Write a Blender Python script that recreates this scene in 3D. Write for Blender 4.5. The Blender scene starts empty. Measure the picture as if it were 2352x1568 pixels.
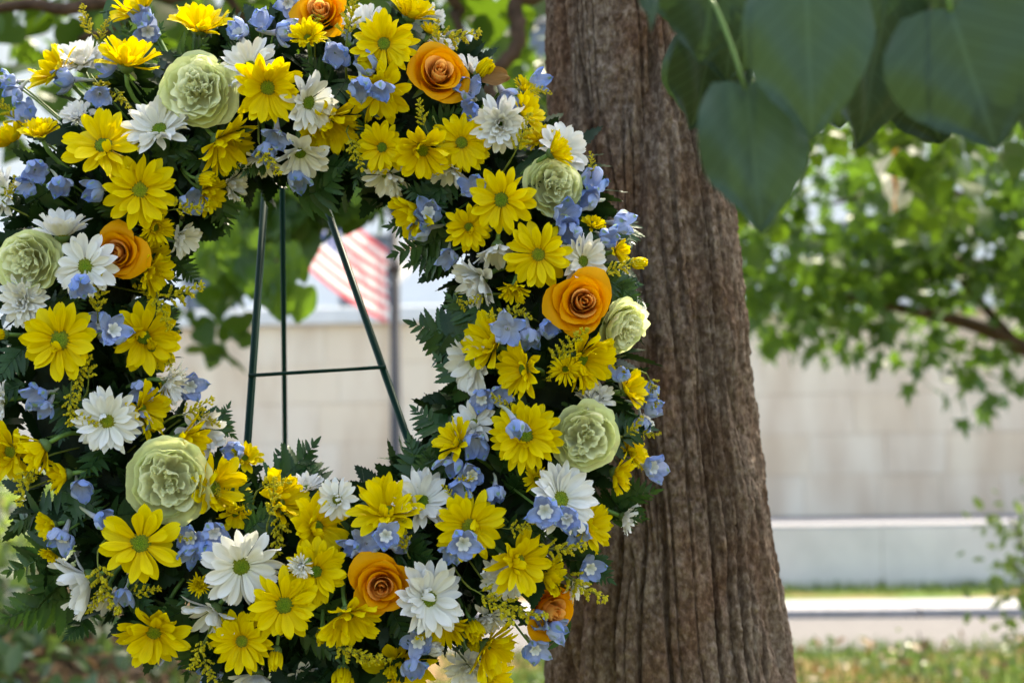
import bpy, math, random
import numpy as np
from mathutils import Vector, Matrix, Quaternion

random.seed(11)
rng = np.random.default_rng(11)
rad = math.radians
scene = bpy.context.scene
COL = scene.collection

# ------------------------------------------------------------------ camera
PITCH, ROLL = rad(5.5), rad(0.9)
EYE = Vector((0.0, 0.0, 1.17))
FWD = Vector((0, math.cos(PITCH), math.sin(PITCH)))
_R0 = Vector((1, 0, 0))
_U0 = Vector((0, -math.sin(PITCH), math.cos(PITCH)))
RIGHT = _R0 * math.cos(ROLL) - _U0 * math.sin(ROLL)
UP = _U0 * math.cos(ROLL) + _R0 * math.sin(ROLL)
FPX = 2352 * 50.0 / 36.0

cam_data = bpy.data.cameras.new('camera')
cam_data.lens = 50.0
cam_data.sensor_width = 36.0
cam_data.clip_start = 0.05
cam_data.clip_end = 500.0
cam_data.dof.use_dof = True
cam_data.dof.focus_distance = 1.27
cam_data.dof.aperture_fstop = 5.6
cam = bpy.data.objects.new('camera', cam_data)
COL.objects.link(cam)
cam.matrix_world = Matrix((
    (RIGHT.x, UP.x, -FWD.x, EYE.x),
    (RIGHT.y, UP.y, -FWD.y, EYE.y),
    (RIGHT.z, UP.z, -FWD.z, EYE.z),
    (0, 0, 0, 1)))
scene.camera = cam

# ------------------------------------------------------------------ light
SUN_ELEV, SUN_AZ = rad(58), rad(24)      # azimuth measured from +Y (behind the wall) towards +X
world = bpy.data.worlds.new('World')
scene.world = world
world.use_nodes = True
wn = world.node_tree.nodes
sky = wn.new('ShaderNodeTexSky')
sky.sky_type = 'NISHITA'
sky.sun_disc = False
sky.sun_elevation = SUN_ELEV
sky.sun_rotation = SUN_AZ
sky.air_density = 0.8
sky.dust_density = 4.0
sky.ozone_density = 0.6
world.node_tree.links.new(sky.outputs[0], wn['Background'].inputs[0])
wn['Background'].inputs[1].default_value = 0.15
sun_data = bpy.data.lights.new('sun', 'SUN')
sun_data.energy = 2.1
sun_data.angle = rad(0.5)
sun_data.color = (1.0, 0.95, 0.86)
sun = bpy.data.objects.new('sun', sun_data)
COL.objects.link(sun)
SUN_DIR = Vector((math.sin(SUN_AZ) * math.cos(SUN_ELEV), math.cos(SUN_AZ) * math.cos(SUN_ELEV), math.sin(SUN_ELEV)))
sun.rotation_euler = SUN_DIR.to_track_quat('Z', 'Y').to_euler()
sun.location = (4, 10, 12)

vs = scene.view_settings
vs.view_transform = 'Standard'
vs.look = 'None'
vs.gamma = 1.0
vs.exposure = 2.32
vs.use_curve_mapping = False
vs.use_white_balance = True          # camera set for open shade
vs.white_balance_temperature = 7600
vs.white_balance_tint = 4
scene.cycles.max_bounces = 4
scene.cycles.transparent_max_bounces = 4
scene.cycles.sample_clamp_indirect = 6.0


# ------------------------------------------------------------------ helpers
def P(x, y, d):
    """Point seen at (x, y) of a 2352 x 1568 picture, d metres along the view axis."""
    return EYE + FWD * d + RIGHT * ((x - 1176) / FPX * d) - UP * ((y - 784) / FPX * d)


def PY(x, y, wy):
    r = FWD + RIGHT * ((x - 1176) / FPX) - UP * ((y - 784) / FPX)
    return EYE + r * ((wy - EYE.y) / r.y)


def link(o, parent=None):
    COL.objects.link(o)
    if parent is not None:
        o.parent = parent
    return o


def mesh(name, verts, faces, mat, smooth=True, uvs=None):
    me = bpy.data.meshes.new(name)
    me.from_pydata([tuple(v) for v in verts], [], [tuple(f) for f in faces])
    if uvs is not None:
        lay = me.uv_layers.new(name='UVMap')
        li = np.empty(len(me.loops), dtype=np.int32)
        me.loops.foreach_get('vertex_index', li)
        lay.data.foreach_set('uv', np.asarray(uvs, dtype=np.float32)[li].ravel())
    if smooth:
        me.polygons.foreach_set('use_smooth', [True] * len(me.polygons))
    if mat is not None:
        me.materials.append(mat)
    me.update()
    return me


def obj(name, me, parent=None, loc=None, quat=None, scale=None):
    o = bpy.data.objects.new(name, me)
    link(o, parent)
    if loc is not None:
        o.location = loc
    if quat is not None:
        o.rotation_mode = 'QUATERNION'
        o.rotation_quaternion = quat
    if scale is not None:
        o.scale = scale if hasattr(scale, '__len__') else (scale,) * 3
    return o


def tag(o, label=None, cat=None, group=None, kind=None):
    if label:
        o['label'] = label
    if cat:
        o['category'] = cat
    if group:
        o['group'] = group
    if kind:
        o['kind'] = kind
    return o


def empty(name, loc=(0, 0, 0), quat=None):
    o = bpy.data.objects.new(name, None)
    o.empty_display_size = 0.02
    COL.objects.link(o)
    o.location = loc
    if quat is not None:
        o.rotation_mode = 'QUATERNION'
        o.rotation_quaternion = quat
    return o


def tube_data(pts, radii, seg=6, caps=True):
    pts = [Vector(p) for p in pts]
    n = len(pts)
    if not hasattr(radii, '__len__'):
        radii = [radii] * n
    V, F, UV = [], [], []
    t0 = (pts[1] - pts[0]).normalized()
    ref = Vector((0, 0, 1)) if abs(t0.z) < 0.9 else Vector((1, 0, 0))
    a = t0.cross(ref).normalized()
    for i, p in enumerate(pts):
        t = (pts[min(i + 1, n - 1)] - pts[max(i - 1, 0)]).normalized()
        a = (a - t * a.dot(t)).normalized()
        b = t.cross(a)
        for k in range(seg):
            an = 2 * math.pi * k / seg
            V.append(p + (a * math.cos(an) + b * math.sin(an)) * radii[i])
            UV.append((i / (n - 1), k / seg))
    for i in range(n - 1):
        for k in range(seg):
            F.append((i * seg + k, i * seg + (k + 1) % seg, (i + 1) * seg + (k + 1) % seg, (i + 1) * seg + k))
    if caps:
        F.append(tuple(range(seg - 1, -1, -1)))
        F.append(tuple(range((n - 1) * seg, n * seg)))
    return V, F, UV


def tube(name, pts, radii, mat, parent=None, seg=6):
    V, F, UV = tube_data(pts, radii, seg)
    return obj(name, mesh(name, V, F, mat, uvs=UV), parent)


def bez(p0, p1, p2, n=6):
    p0, p1, p2 = Vector(p0), Vector(p1), Vector(p2)
    return [p0 * (1 - t) ** 2 + p1 * 2 * t * (1 - t) + p2 * t * t for t in [i / (n - 1) for i in range(n)]]


def spline(pts, n=24):
    """Catmull-Rom through pts."""
    pts = [Vector(p) for p in pts]
    q = [pts[0] * 2 - pts[1]] + pts + [pts[-1] * 2 - pts[-2]]
    out = []
    m = len(pts) - 1
    for i in range(n):
        s = i / (n - 1) * m
        k = min(int(s), m - 1)
        t = s - k
        a, b, c, d = q[k], q[k + 1], q[k + 2], q[k + 3]
        out.append(0.5 * ((2 * b) + (c - a) * t + (2 * a - 5 * b + 4 * c - d) * t * t + (3 * b - a - 3 * c + d) * t ** 3))
    return out


def box_data(x0, x1, y0, y1, z0, z1, bev=0.0):
    if bev <= 0:
        V = [(x, y, z) for z in (z0, z1) for y in (y0, y1) for x in (x0, x1)]
        F = [(0, 2, 3, 1), (4, 5, 7, 6), (0, 1, 5, 4), (2, 6, 7, 3), (0, 4, 6, 2), (1, 3, 7, 5)]
        return V, F
    b = bev
    V, F = [], []
    # front face (y0 side) chamfered block: enough for pieces seen from the front
    V = [(x0 + b, y0, z0 + b), (x1 - b, y0, z0 + b), (x1 - b, y0, z1 - b), (x0 + b, y0, z1 - b),
         (x0, y0 + b, z0), (x1, y0 + b, z0), (x1, y0 + b, z1), (x0, y0 + b, z1),
         (x0, y1, z0), (x1, y1, z0), (x1, y1, z1), (x0, y1, z1)]
    F = [(0, 1, 2, 3), (0, 4, 5, 1), (1, 5, 6, 2), (2, 6, 7, 3), (3, 7, 4, 0),
         (4, 8, 9, 5), (5, 9, 10, 6), (6, 10, 11, 7), (7, 11, 8, 4), (8, 11, 10, 9)]
    return V, F


# ------------------------------------------------------------------ materials
def new_mat(name):
    m = bpy.data.materials.new(name)
    m.use_nodes = True
    nt = m.node_tree
    nt.nodes.clear()
    return m, nt, nt.nodes, nt.links


def out_principled(nt, rough=0.6, spec=0.3):
    b = nt.nodes.new('ShaderNodeBsdfPrincipled')
    b.inputs['Roughness'].default_value = rough
    b.inputs['Specular IOR Level'].default_value = spec
    o = nt.nodes.new('ShaderNodeOutputMaterial')
    return b, o


def ramp(nt, stops):
    r = nt.nodes.new('ShaderNodeValToRGB')
    e = r.color_ramp.elements
    while len(e) > 1:
        e.remove(e[-1])
    e[0].position = stops[0][0]
    e[0].color = (*stops[0][1], 1)
    for p, c in stops[1:]:
        x = e.new(p)
        x.color = (*c, 1)
    return r


def mixc(nt, a, b, fac, mode='MIX'):
    m = nt.nodes.new('ShaderNodeMix')
    m.data_type = 'RGBA'
    m.blend_type = mode
    for sock, v in ((m.inputs[0], fac), (m.inputs[6], a), (m.inputs[7], b)):
        if hasattr(v, 'links') or hasattr(v, 'is_linked'):
            nt.links.new(v, sock)
        elif isinstance(v, tuple):
            sock.default_value = (*v, 1) if len(v) == 3 else v
        else:
            sock.default_value = v
    return m.outputs[2]


def math_n(nt, op, a, b=None):
    m = nt.nodes.new('ShaderNodeMath')
    m.operation = op
    for i, v in enumerate((a, b)):
        if v is None:
            continue
        if hasattr(v, 'is_linked'):
            nt.links.new(v, m.inputs[i])
        else:
            m.inputs[i].default_value = v
    return m.outputs[0]


def petal_mat(name, stops, trans=0.3, streak=0.25, rough=0.5, spot=None, vary=None, spec=0.10, tcol=None):
    """UV.x runs from the petal's base to its tip, UV.y across."""
    m, nt, N, L = new_mat(name)
    uv = N.new('ShaderNodeUVMap')
    sep = N.new('ShaderNodeSeparateXYZ')
    L.new(uv.outputs[0], sep.inputs[0])
    r = ramp(nt, stops)
    L.new(sep.outputs[0], r.inputs[0])
    info = N.new('ShaderNodeObjectInfo')
    mp = N.new('ShaderNodeMapping')
    mp.inputs['Scale'].default_value = (2.2, 26, 1)
    L.new(uv.outputs[0], mp.inputs[0])
    cmb = N.new('ShaderNodeCombineXYZ')
    L.new(math_n(nt, 'MULTIPLY', info.outputs['Random'], 40.0), cmb.inputs[0])
    L.new(cmb.outputs[0], mp.inputs['Location'])
    no = N.new('ShaderNodeTexNoise')
    no.inputs['Scale'].default_value = 1.0
    no.inputs['Detail'].default_value = 3.0
    L.new(mp.outputs[0], no.inputs[0])
    st = math_n(nt, 'MULTIPLY', math_n(nt, 'SUBTRACT', no.outputs[0], 0.42), 3.0)
    col = r.outputs[0]
    if vary:
        col = mixc(nt, col, vary, math_n(nt, 'MULTIPLY', info.outputs['Random'], 0.75))
    dark = mixc(nt, col, (0.55, 0.5, 0.5), 1.0, 'MULTIPLY')
    cl = N.new('ShaderNodeClamp')
    L.new(st, cl.inputs[0])
    col = mixc(nt, col, dark, math_n(nt, 'MULTIPLY', cl.outputs[0], streak))
    if spot:
        (sx, sy, sr), sc = spot
        dx = math_n(nt, 'SUBTRACT', sep.outputs[0], sx)
        dy = math_n(nt, 'MULTIPLY', math_n(nt, 'SUBTRACT', sep.outputs[1], sy), 0.6)
        d2 = math_n(nt, 'SQRT', math_n(nt, 'ADD', math_n(nt, 'MULTIPLY', dx, dx), math_n(nt, 'MULTIPLY', dy, dy)))
        mr = N.new('ShaderNodeMapRange')
        mr.inputs[1].default_value = sr * 0.45
        mr.inputs[2].default_value = sr
        mr.inputs[3].default_value = 1.0
        mr.inputs[4].default_value = 0.0
        L.new(d2, mr.inputs[0])
        col = mixc(nt, col, sc, math_n(nt, 'MULTIPLY', mr.outputs[0], 0.8))
    b, o = out_principled(nt, rough, spec)
    L.new(col, b.inputs['Base Color'])
    bp = N.new('ShaderNodeBump')
    bp.inputs['Strength'].default_value = 0.25
    bp.inputs['Distance'].default_value = 0.001
    L.new(no.outputs[0], bp.inputs['Height'])
    L.new(bp.outputs[0], b.inputs['Normal'])
    if trans > 0:
        tr = N.new('ShaderNodeBsdfTranslucent')
        L.new(mixc(nt, col, tcol, 1.0, 'MULTIPLY') if tcol else col, tr.inputs[0])
        mx = N.new('ShaderNodeMixShader')
        mx.inputs[0].default_value = trans
        L.new(b.outputs[0], mx.inputs[1])
        L.new(tr.outputs[0], mx.inputs[2])
        L.new(mx.outputs[0], o.inputs[0])
    else:
        L.new(b.outputs[0], o.inputs[0])
    return m


def plain(name, col, rough=0.6, spec=0.3, noise=0.3, scale=30.0, bump=0.0, col2=None, metallic=0.0, stretch=None, coords='Object'):
    m, nt, N, L = new_mat(name)
    b, o = out_principled(nt, rough, spec)
    b.inputs['Metallic'].default_value = metallic
    tc = N.new('ShaderNodeTexCoord')
    no = N.new('ShaderNodeTexNoise')
    no.inputs['Scale'].default_value = scale
    no.inputs['Detail'].default_value = 4.0
    src = tc.outputs[coords]
    if stretch:
        mp = N.new('ShaderNodeMapping')
        mp.inputs['Scale'].default_value = stretch
        L.new(src, mp.inputs[0])
        src = mp.outputs[0]
    L.new(src, no.inputs[0])
    c2 = col2 or tuple(c * (1 - noise) for c in col)
    r = ramp(nt, [(0.35, c2), (0.65, col)])
    L.new(no.outputs[0], r.inputs[0])
    L.new(r.outputs[0], b.inputs['Base Color'])
    if bump:
        bp = N.new('ShaderNodeBump')
        bp.inputs['Strength'].default_value = bump
        bp.inputs['Distance'].default_value = 0.01
        L.new(no.outputs[0], bp.inputs['Height'])
        L.new(bp.outputs[0], b.inputs['Normal'])
    L.new(b.outputs[0], o.inputs[0])
    return m


def leaf_mat(name, c1, c2, trans=0.35, tcol=(0.25, 0.42, 0.03), rough=0.45, spec=0.35, veins=False, per='island'):
    m, nt, N, L = new_mat(name)
    if per == 'island':
        g = N.new('ShaderNodeNewGeometry')
        rnd = g.outputs['Random Per Island']
    else:
        rnd = N.new('ShaderNodeObjectInfo').outputs['Random']
    r = ramp(nt, [(0.0, c1), (1.0, c2)])
    L.new(rnd, r.inputs[0])
    col = r.outputs[0]
    if veins:
        uv = N.new('ShaderNodeUVMap')
        sep = N.new('ShaderNodeSeparateXYZ')
        L.new(uv.outputs[0], sep.inputs[0])
        ay = math_n(nt, 'ABSOLUTE', sep.outputs[1])
        # slanting side veins and the midrib
        ph = math_n(nt, 'SUBTRACT', math_n(nt, 'MULTIPLY', sep.outputs[0], 7.0), math_n(nt, 'MULTIPLY', ay, 6.0))
        fr = math_n(nt, 'ABSOLUTE', math_n(nt, 'SUBTRACT', math_n(nt, 'FRACT', ph), 0.5))
        mr = N.new('ShaderNodeMapRange')
        mr.inputs[1].default_value = 0.0
        mr.inputs[2].default_value = 0.07
        mr.inputs[3].default_value = 1.0
        mr.inputs[4].default_value = 0.0
        L.new(fr, mr.inputs[0])
        mr2 = N.new('ShaderNodeMapRange')
        mr2.inputs[1].default_value = 0.005
        mr2.inputs[2].default_value = 0.025
        mr2.inputs[3].default_value = 1.0
        mr2.inputs[4].default_value = 0.0
        L.new(ay, mr2.inputs[0])
        vv = math_n(nt, 'MAXIMUM', mr.outputs[0], mr2.outputs[0])
        lighter = tuple(min(1, x * 1.6 + 0.02) for x in c2)
        col = mixc(nt, col, lighter, math_n(nt, 'MULTIPLY', vv, 0.45))
    b, o = out_principled(nt, rough, spec)
    L.new(col, b.inputs['Base Color'])
    tr = N.new('ShaderNodeBsdfTranslucent')
    tr.inputs[0].default_value = (*tcol, 1)
    mx = N.new('ShaderNodeMixShader')
    mx.inputs[0].default_value = trans
    L.new(b.outputs[0], mx.inputs[1])
    L.new(tr.outputs[0], mx.inputs[2])
    L.new(mx.outputs[0], o.inputs[0])
    return m


M = {}
M['yellow'] = petal_mat('yellow_petal', [(0.0, (0.60, 0.30, 0.003)), (0.22, (0.80, 0.58, 0.006)), (1.0, (0.87, 0.71, 0.012))], trans=0.28, streak=0.38)
M['white'] = petal_mat('white_petal', [(0.0, (0.66, 0.68, 0.42)), (0.2, (0.80, 0.79, 0.74)), (1.0, (0.84, 0.83, 0.83))], trans=0.25, streak=0.14)
M['blue'] = petal_mat('blue_sepal', [(0.0, (0.52, 0.56, 0.68)), (0.35, (0.32, 0.42, 0.75)), (1.0, (0.14, 0.26, 0.71))], trans=0.22, streak=0.35,
                      spot=((0.80, 0.5, 0.15), (0.22, 0.34, 0.10)), vary=(0.48, 0.54, 0.76))
M['spur'] = petal_mat('spur_skin', [(0.0, (0.42, 0.43, 0.58)), (0.5, (0.42, 0.46, 0.38)), (1.0, (0.36, 0.38, 0.28))], trans=0.1, streak=0.3)
M['eye'] = petal_mat('white_eye', [(0.0, (0.5, 0.52, 0.45)), (1.0, (0.80, 0.80, 0.85))], trans=0.1, streak=0.1)
M['rose'] = petal_mat('orange_rose_petal', [(0.0, (0.82, 0.30, 0.004)), (0.55, (0.88, 0.33, 0.005)), (1.0, (0.90, 0.42, 0.008))], trans=0.35, streak=0.08, rough=0.5)
M['rose_in'] = petal_mat('rose_heart_petal', [(0.0, (0.92, 0.40, 0.07)), (0.6, (0.95, 0.46, 0.10)), (1.0, (0.95, 0.52, 0.13))], trans=0.52, streak=0.05)
M['carn'] = petal_mat('pale_green_petal', [(0.0, (0.78, 0.80, 0.36)), (0.5, (0.88, 0.90, 0.52)), (1.0, (0.84, 0.89, 0.46))], trans=0.48, streak=0.10)
M['carn_in'] = petal_mat('cream_green_petal', [(0.0, (0.84, 0.84, 0.46)), (0.7, (0.91, 0.92, 0.66)), (1.0, (0.90, 0.92, 0.62))], trans=0.52, streak=0.08)
M['stem'] = plain('green_stem', (0.13, 0.24, 0.05), rough=0.45, noise=0.35, scale=60)
M['calyx'] = plain('calyx_green', (0.10, 0.17, 0.045), rough=0.55, noise=0.45, scale=300)
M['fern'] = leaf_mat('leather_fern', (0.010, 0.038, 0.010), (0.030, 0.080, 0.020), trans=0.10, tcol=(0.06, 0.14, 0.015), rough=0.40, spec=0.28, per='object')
M['fern_fill_shaded'] = leaf_mat('fern_leaf_shaded', (0.006, 0.020, 0.006), (0.016, 0.042, 0.012), trans=0.05, tcol=(0.05, 0.11, 0.015), rough=0.45, spec=0.2)  # fern colour darkened to stand for the shade between flowers
M['golden'] = leaf_mat('goldenrod_floret', (0.46, 0.42, 0.014), (0.76, 0.62, 0.012), trans=0.25, tcol=(0.5, 0.4, 0.01), rough=0.6)
M['goldstem'] = plain('goldenrod_stem', (0.20, 0.24, 0.04), noise=0.3)
M['form'] = plain('wreath_foam', (0.016, 0.028, 0.014), rough=0.9, noise=0.5, scale=60, bump=0.6)
M['deadleaf'] = petal_mat('brown_leaf', [(0, (0.22, 0.11, 0.04)), (1, (0.34, 0.18, 0.06))], trans=0.1, streak=0.5)
M['easel'] = plain('green_enamel_wire', (0.004, 0.030, 0.021), rough=0.45, spec=0.10, noise=0.1)


def disc_material():
    m, nt, N, L = new_mat('daisy_disc_green')
    b, o = out_principled(nt, 0.7, 0.2)
    tc = N.new('ShaderNodeTexCoord')
    v = N.new('ShaderNodeTexVoronoi')
    v.inputs['Scale'].default_value = 16.0
    L.new(tc.outputs['Generated'], v.inputs[0])
    r = ramp(nt, [(0.0, (0.34, 0.36, 0.02)), (0.5, (0.17, 0.22, 0.014)), (1.0, (0.07, 0.10, 0.008))])
    L.new(v.outputs['Distance'], r.inputs[0])
    uv = N.new('ShaderNodeUVMap')
    sep = N.new('ShaderNodeSeparateXYZ')
    L.new(uv.outputs[0], sep.inputs[0])
    r2 = ramp(nt, [(0.0, (0.62, 0.95, 0.55)), (0.65, (0.95, 1.0, 0.9)), (1.0, (1.5, 1.15, 0.8))])
    L.new(sep.outputs[0], r2.inputs[0])
    inf = N.new('ShaderNodeObjectInfo')
    r3 = ramp(nt, [(0.0, (0.7, 0.85, 0.8)), (0.6, (1.0, 1.0, 1.0)), (1.0, (1.35, 1.1, 0.9))])
    L.new(inf.outputs['Random'], r3.inputs[0])
    cc = mixc(nt, r.outputs[0], r2.outputs[0], 1.0, 'MULTIPLY')
    L.new(mixc(nt, cc, r3.outputs[0], 1.0, 'MULTIPLY'), b.inputs['Base Color'])
    bp = N.new('ShaderNodeBump')
    bp.invert = True
    bp.inputs['Strength'].default_value = 0.9
    bp.inputs['Distance'].default_value = 0.0012
    L.new(v.outputs['Distance'], bp.inputs['Height'])
    L.new(bp.outputs[0], b.inputs['Normal'])
    L.new(b.outputs[0], o.inputs[0])
    return m


M['disc'] = disc_material()


# ================================================================== SETTING
PSI = rad(4.2)                      # the walls run a little nearer on the right
WQ = Quaternion((0, 0, 1), -PSI)


def wall_part(name, V, F, mat, parent=None, smooth=False):
    me = mesh(name, V, F, mat, smooth)
    if parent is not None:
        return obj(name, me, parent)
    return obj(name, me, None, (0, 0, 0), WQ)


def ground_mat():
    m, nt, N, L = new_mat('ground_soil_grass')
    b, o = out_principled(nt, 0.95, 0.1)
    tc = N.new('ShaderNodeTexCoord')
    n1 = N.new('ShaderNodeTexNoise')
    n1.inputs['Scale'].default_value = 0.9
    n1.inputs['Detail'].default_value = 6
    L.new(tc.outputs['Object'], n1.inputs[0])
    n2 = N.new('ShaderNodeTexNoise')
    n2.inputs['Scale'].default_value = 14
    n2.inputs['Detail'].default_value = 6
    L.new(tc.outputs['Object'], n2.inputs[0])
    r1 = ramp(nt, [(0.38, (0.20, 0.13, 0.075)), (0.55, (0.075, 0.12, 0.03))])
    L.new(n1.outputs[0], r1.inputs[0])
    r2 = ramp(nt, [(0.3, (0.55, 0.55, 0.55)), (0.7, (1.25, 1.2, 1.1))])
    L.new(n2.outputs[0], r2.inputs[0])
    L.new(mixc(nt, r1.outputs[0], r2.outputs[0], 1.0, 'MULTIPLY'), b.inputs['Base Color'])
    L.new(b.outputs[0], o.inputs[0])
    return m


M['ground'] = ground_mat()
M['mulch'] = plain('bark_mulch', (0.085, 0.055, 0.034), rough=0.95, spec=0.1, scale=9, col2=(0.035, 0.022, 0.013), bump=0.8)
M['concrete'] = plain('pale_concrete', (0.120, 0.116, 0.122), rough=0.9, spec=0.15, noise=0.12, scale=6)
M['kerb'] = plain('granite_kerb', (0.27, 0.27, 0.295), rough=0.8, spec=0.2, noise=0.25, scale=14)
M['greystone'] = plain('grey_wall_stone', (0.72, 0.67, 0.63), rough=0.85, spec=0.2, noise=0.14, scale=2.5)
M['cap'] = plain('white_coping', (0.72, 0.72, 0.73), rough=0.7, spec=0.2, noise=0.08, scale=5)
M['ledge'] = plain('pale_ledge_stone', (0.21, 0.21, 0.235), rough=0.8, noise=0.1, scale=5)
M['building'] = plain('white_painted_stone', (0.80, 0.80, 0.80), rough=0.85, spec=0.15, noise=0.05, scale=2)
M['winframe'] = plain('window_frame_paint', (0.75, 0.75, 0.76), rough=0.5)
M['post'] = plain('black_post_paint', (0.025, 0.025, 0.030), rough=0.45, spec=0.5, noise=0.2)
M['staff'] = plain('white_staff_paint', (0.78, 0.78, 0.80), rough=0.4)


def block_mat():
    m, nt, N, L = new_mat('tan_limestone')
    b, o = out_principled(nt, 0.9, 0.12)
    info = N.new('ShaderNodeObjectInfo')
    r = ramp(nt, [(0.0, (0.77, 0.64, 0.50)), (0.5, (0.80, 0.69, 0.56)), (1.0, (0.78, 0.65, 0.50))])
    L.new(info.outputs['Random'], r.inputs[0])
    tc = N.new('ShaderNodeTexCoord')
    no = N.new('ShaderNodeTexNoise')
    no.inputs['Scale'].default_value = 1.1
    no.inputs['Detail'].default_value = 5
    mp = N.new('ShaderNodeMapping')
    mp.inputs['Scale'].default_value = (2.2, 1, 0.55)
    L.new(tc.outputs['Object'], mp.inputs[0])
    L.new(mp.outputs[0], no.inputs[0])
    r2 = ramp(nt, [(0.34, (0.80, 0.74, 0.70)), (0.60, (1.0, 1.0, 1.0))])
    L.new(no.outputs[0], r2.inputs[0])
    L.new(mixc(nt, r.outputs[0], r2.outputs[0], 1.0, 'MULTIPLY'), b.inputs['Base Color'])
    L.new(b.outputs[0], o.inputs[0])
    return m


M['block'] = block_mat()


def glass_mat():
    m, nt, N, L = new_mat('window_glass')
    b, o = out_principled(nt, 0.08, 0.6)
    b.inputs['Base Color'].default_value = (0.10, 0.12, 0.16, 1)
    L.new(b.outputs[0], o.inputs[0])
    return m


M['glass'] = glass_mat()

# ground sheet, pavement, kerb, grass strip
g = obj('ground', mesh('ground', [(-150, -60, 0), (150, -60, 0), (150, 250, 0), (-150, 250, 0)], [(0, 1, 2, 3)], M['ground'], False), None, (0, 0, -0.004))
tag(g, kind='structure')
V, F = box_data(-20, 20, 9.70, 11.84, -0.10, 0.006)
tag(wall_part('pavement', V, F, M['concrete']), kind='structure')
kerb = empty('kerb', (0, 0, 0), WQ)
tag(kerb, kind='structure')
for i in range(-9, 11):
    V, F = box_data(i * 1.2 + 0.006, i * 1.2 + 1.194, 11.85, 12.75, -0.10, 0.076 + random.uniform(-0.003, 0.003), 0.012)
    wall_part('kerb_stone', V, F, M['kerb'], kerb)
V, F = box_data(-20, 20, 12.76, 14.0, -0.1, 0.072)
tag(wall_part('verge', V, F, M['ground']), kind='structure')

# low grey garden wall with a pale ledge behind it
lw = empty('garden_wall', (0, 0, 0), WQ)
tag(lw, 'low grey stone garden wall with pale top behind the kerb', 'wall')
for i in range(-6, 6):
    V, F = box_data(i * 2.5 + 0.002, i * 2.5 + 2.498, 14.0, 14.4, 0.0, 0.658, 0.004)
    wall_part('wall_panel', V, F, M['greystone'], lw)
for i in range(-6, 6):
    V, F = box_data(i * 2.5 + 1.256, i * 2.5 + 3.744, 14.002, 16.68, 0.6585, 0.675, 0.002)
    wall_part('ledge_slab', V, F, M['ledge'], lw)

# tall tan retaining wall of stone blocks
tw = empty('retaining_wall', (0, 0, 0), WQ)
tag(tw, 'tall tan stone block retaining wall with a white coping', 'wall')
BH, BW = 0.47, 0.86
for r in range(5):
    z0 = 0.68 + r * BH
    off = (r % 2) * 0.43
    x = -8.2 + off
    while x < 8.2:
        w = BW * random.choice((0.8, 1.0, 1.0, 1.3))
        V, F = box_data(x + 0.002, x + w - 0.002, 16.70 + random.uniform(-0.004, 0.004), 17.05, z0 + 0.002, z0 + BH - 0.002, 0.003)
        wall_part('stone_block', V, F, M['block'], tw)
        x += w
zt = 0.68 + 5 * BH
V, F = box_data(-8.4, 9.6, 16.715, 17.4, 0.4, zt - 0.004)
wall_part('wall_core', V, F, plain('mortar', (0.62, 0.53, 0.44), rough=0.95, noise=0.1), tw)
for i in range(-6, 7):
    V, F = box_data(i * 1.5 + 0.006, i * 1.5 + 1.494, 16.58, 17.5, zt + 0.002, zt + 0.20, 0.015)
    wall_part('coping_stone', V, F, M['cap'], tw)

V, F = box_data(-30, 30, 17.41, 26.0, 0.3, zt - 0.02)  # unseen pale slab added so that sunlight bounces up onto the facade
tag(wall_part('bounce_terrace', V, F, plain('bounce_paving', (0.55, 0.53, 0.50), rough=0.9, noise=0.1, scale=3)), kind='structure')

# white building behind the wall
bd = empty('building', (0, 0, 0), WQ)
tag(bd, 'white building with dark windows behind the retaining wall', 'building')
yb = 26.0
wins = [-7.6, -4.6, -1.6, 1.6, 4.6, 7.6]
WW = 1.1


def bpart(name, x0, x1, y0, y1, z0, z1, mat, parent=bd):
    V, F = box_data(x0, x1, y0, y1, z0, z1)
    return wall_part(name, V, F, mat, parent)


for (za, zb) in ((0.0, 3.95), (5.75, 8.0), (9.8, 13.0)):
    bpart('wall_band', -16, 16, yb, yb + 1.0, za, zb, M['building'])
for (za, zb) in ((3.95, 5.75), (8.0, 9.8)):
    edges = [-16] + [e for w in wins for e in (w - WW / 2, w + WW / 2)] + [16]
    for k in range(0, len(edges), 2):
        bpart('wall_pier', edges[k], edges[k + 1], yb + 0.001, yb + 1.0, za + 0.001, zb - 0.001, M['building'])
    for w in wins:
        f = empty('window')
        f.parent = bd
        bpart('window_pane', w - WW / 2, w + WW / 2, yb + 0.30, yb + 0.36, za, zb, M['glass'], f)
        bpart('window_frame', w - 0.03, w + 0.03, yb + 0.24, yb + 0.29, za, zb, M['winframe'], f)
        bpart('window_frame', w - WW / 2, w + WW / 2, yb + 0.235, yb + 0.288, (za + zb) / 2 - 0.03, (za + zb) / 2 + 0.03, M['winframe'], f)
        bpart('window_sill', w - WW / 2 - 0.1, w + WW / 2 + 0.1, yb - 0.1, yb + 0.22, za - 0.09, za + 0.02, M['cap'], f)
bpart('cornice', -16.3, 16.3, yb - 0.4, yb + 1.2, 13.0, 13.5, M['cap'])

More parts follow.
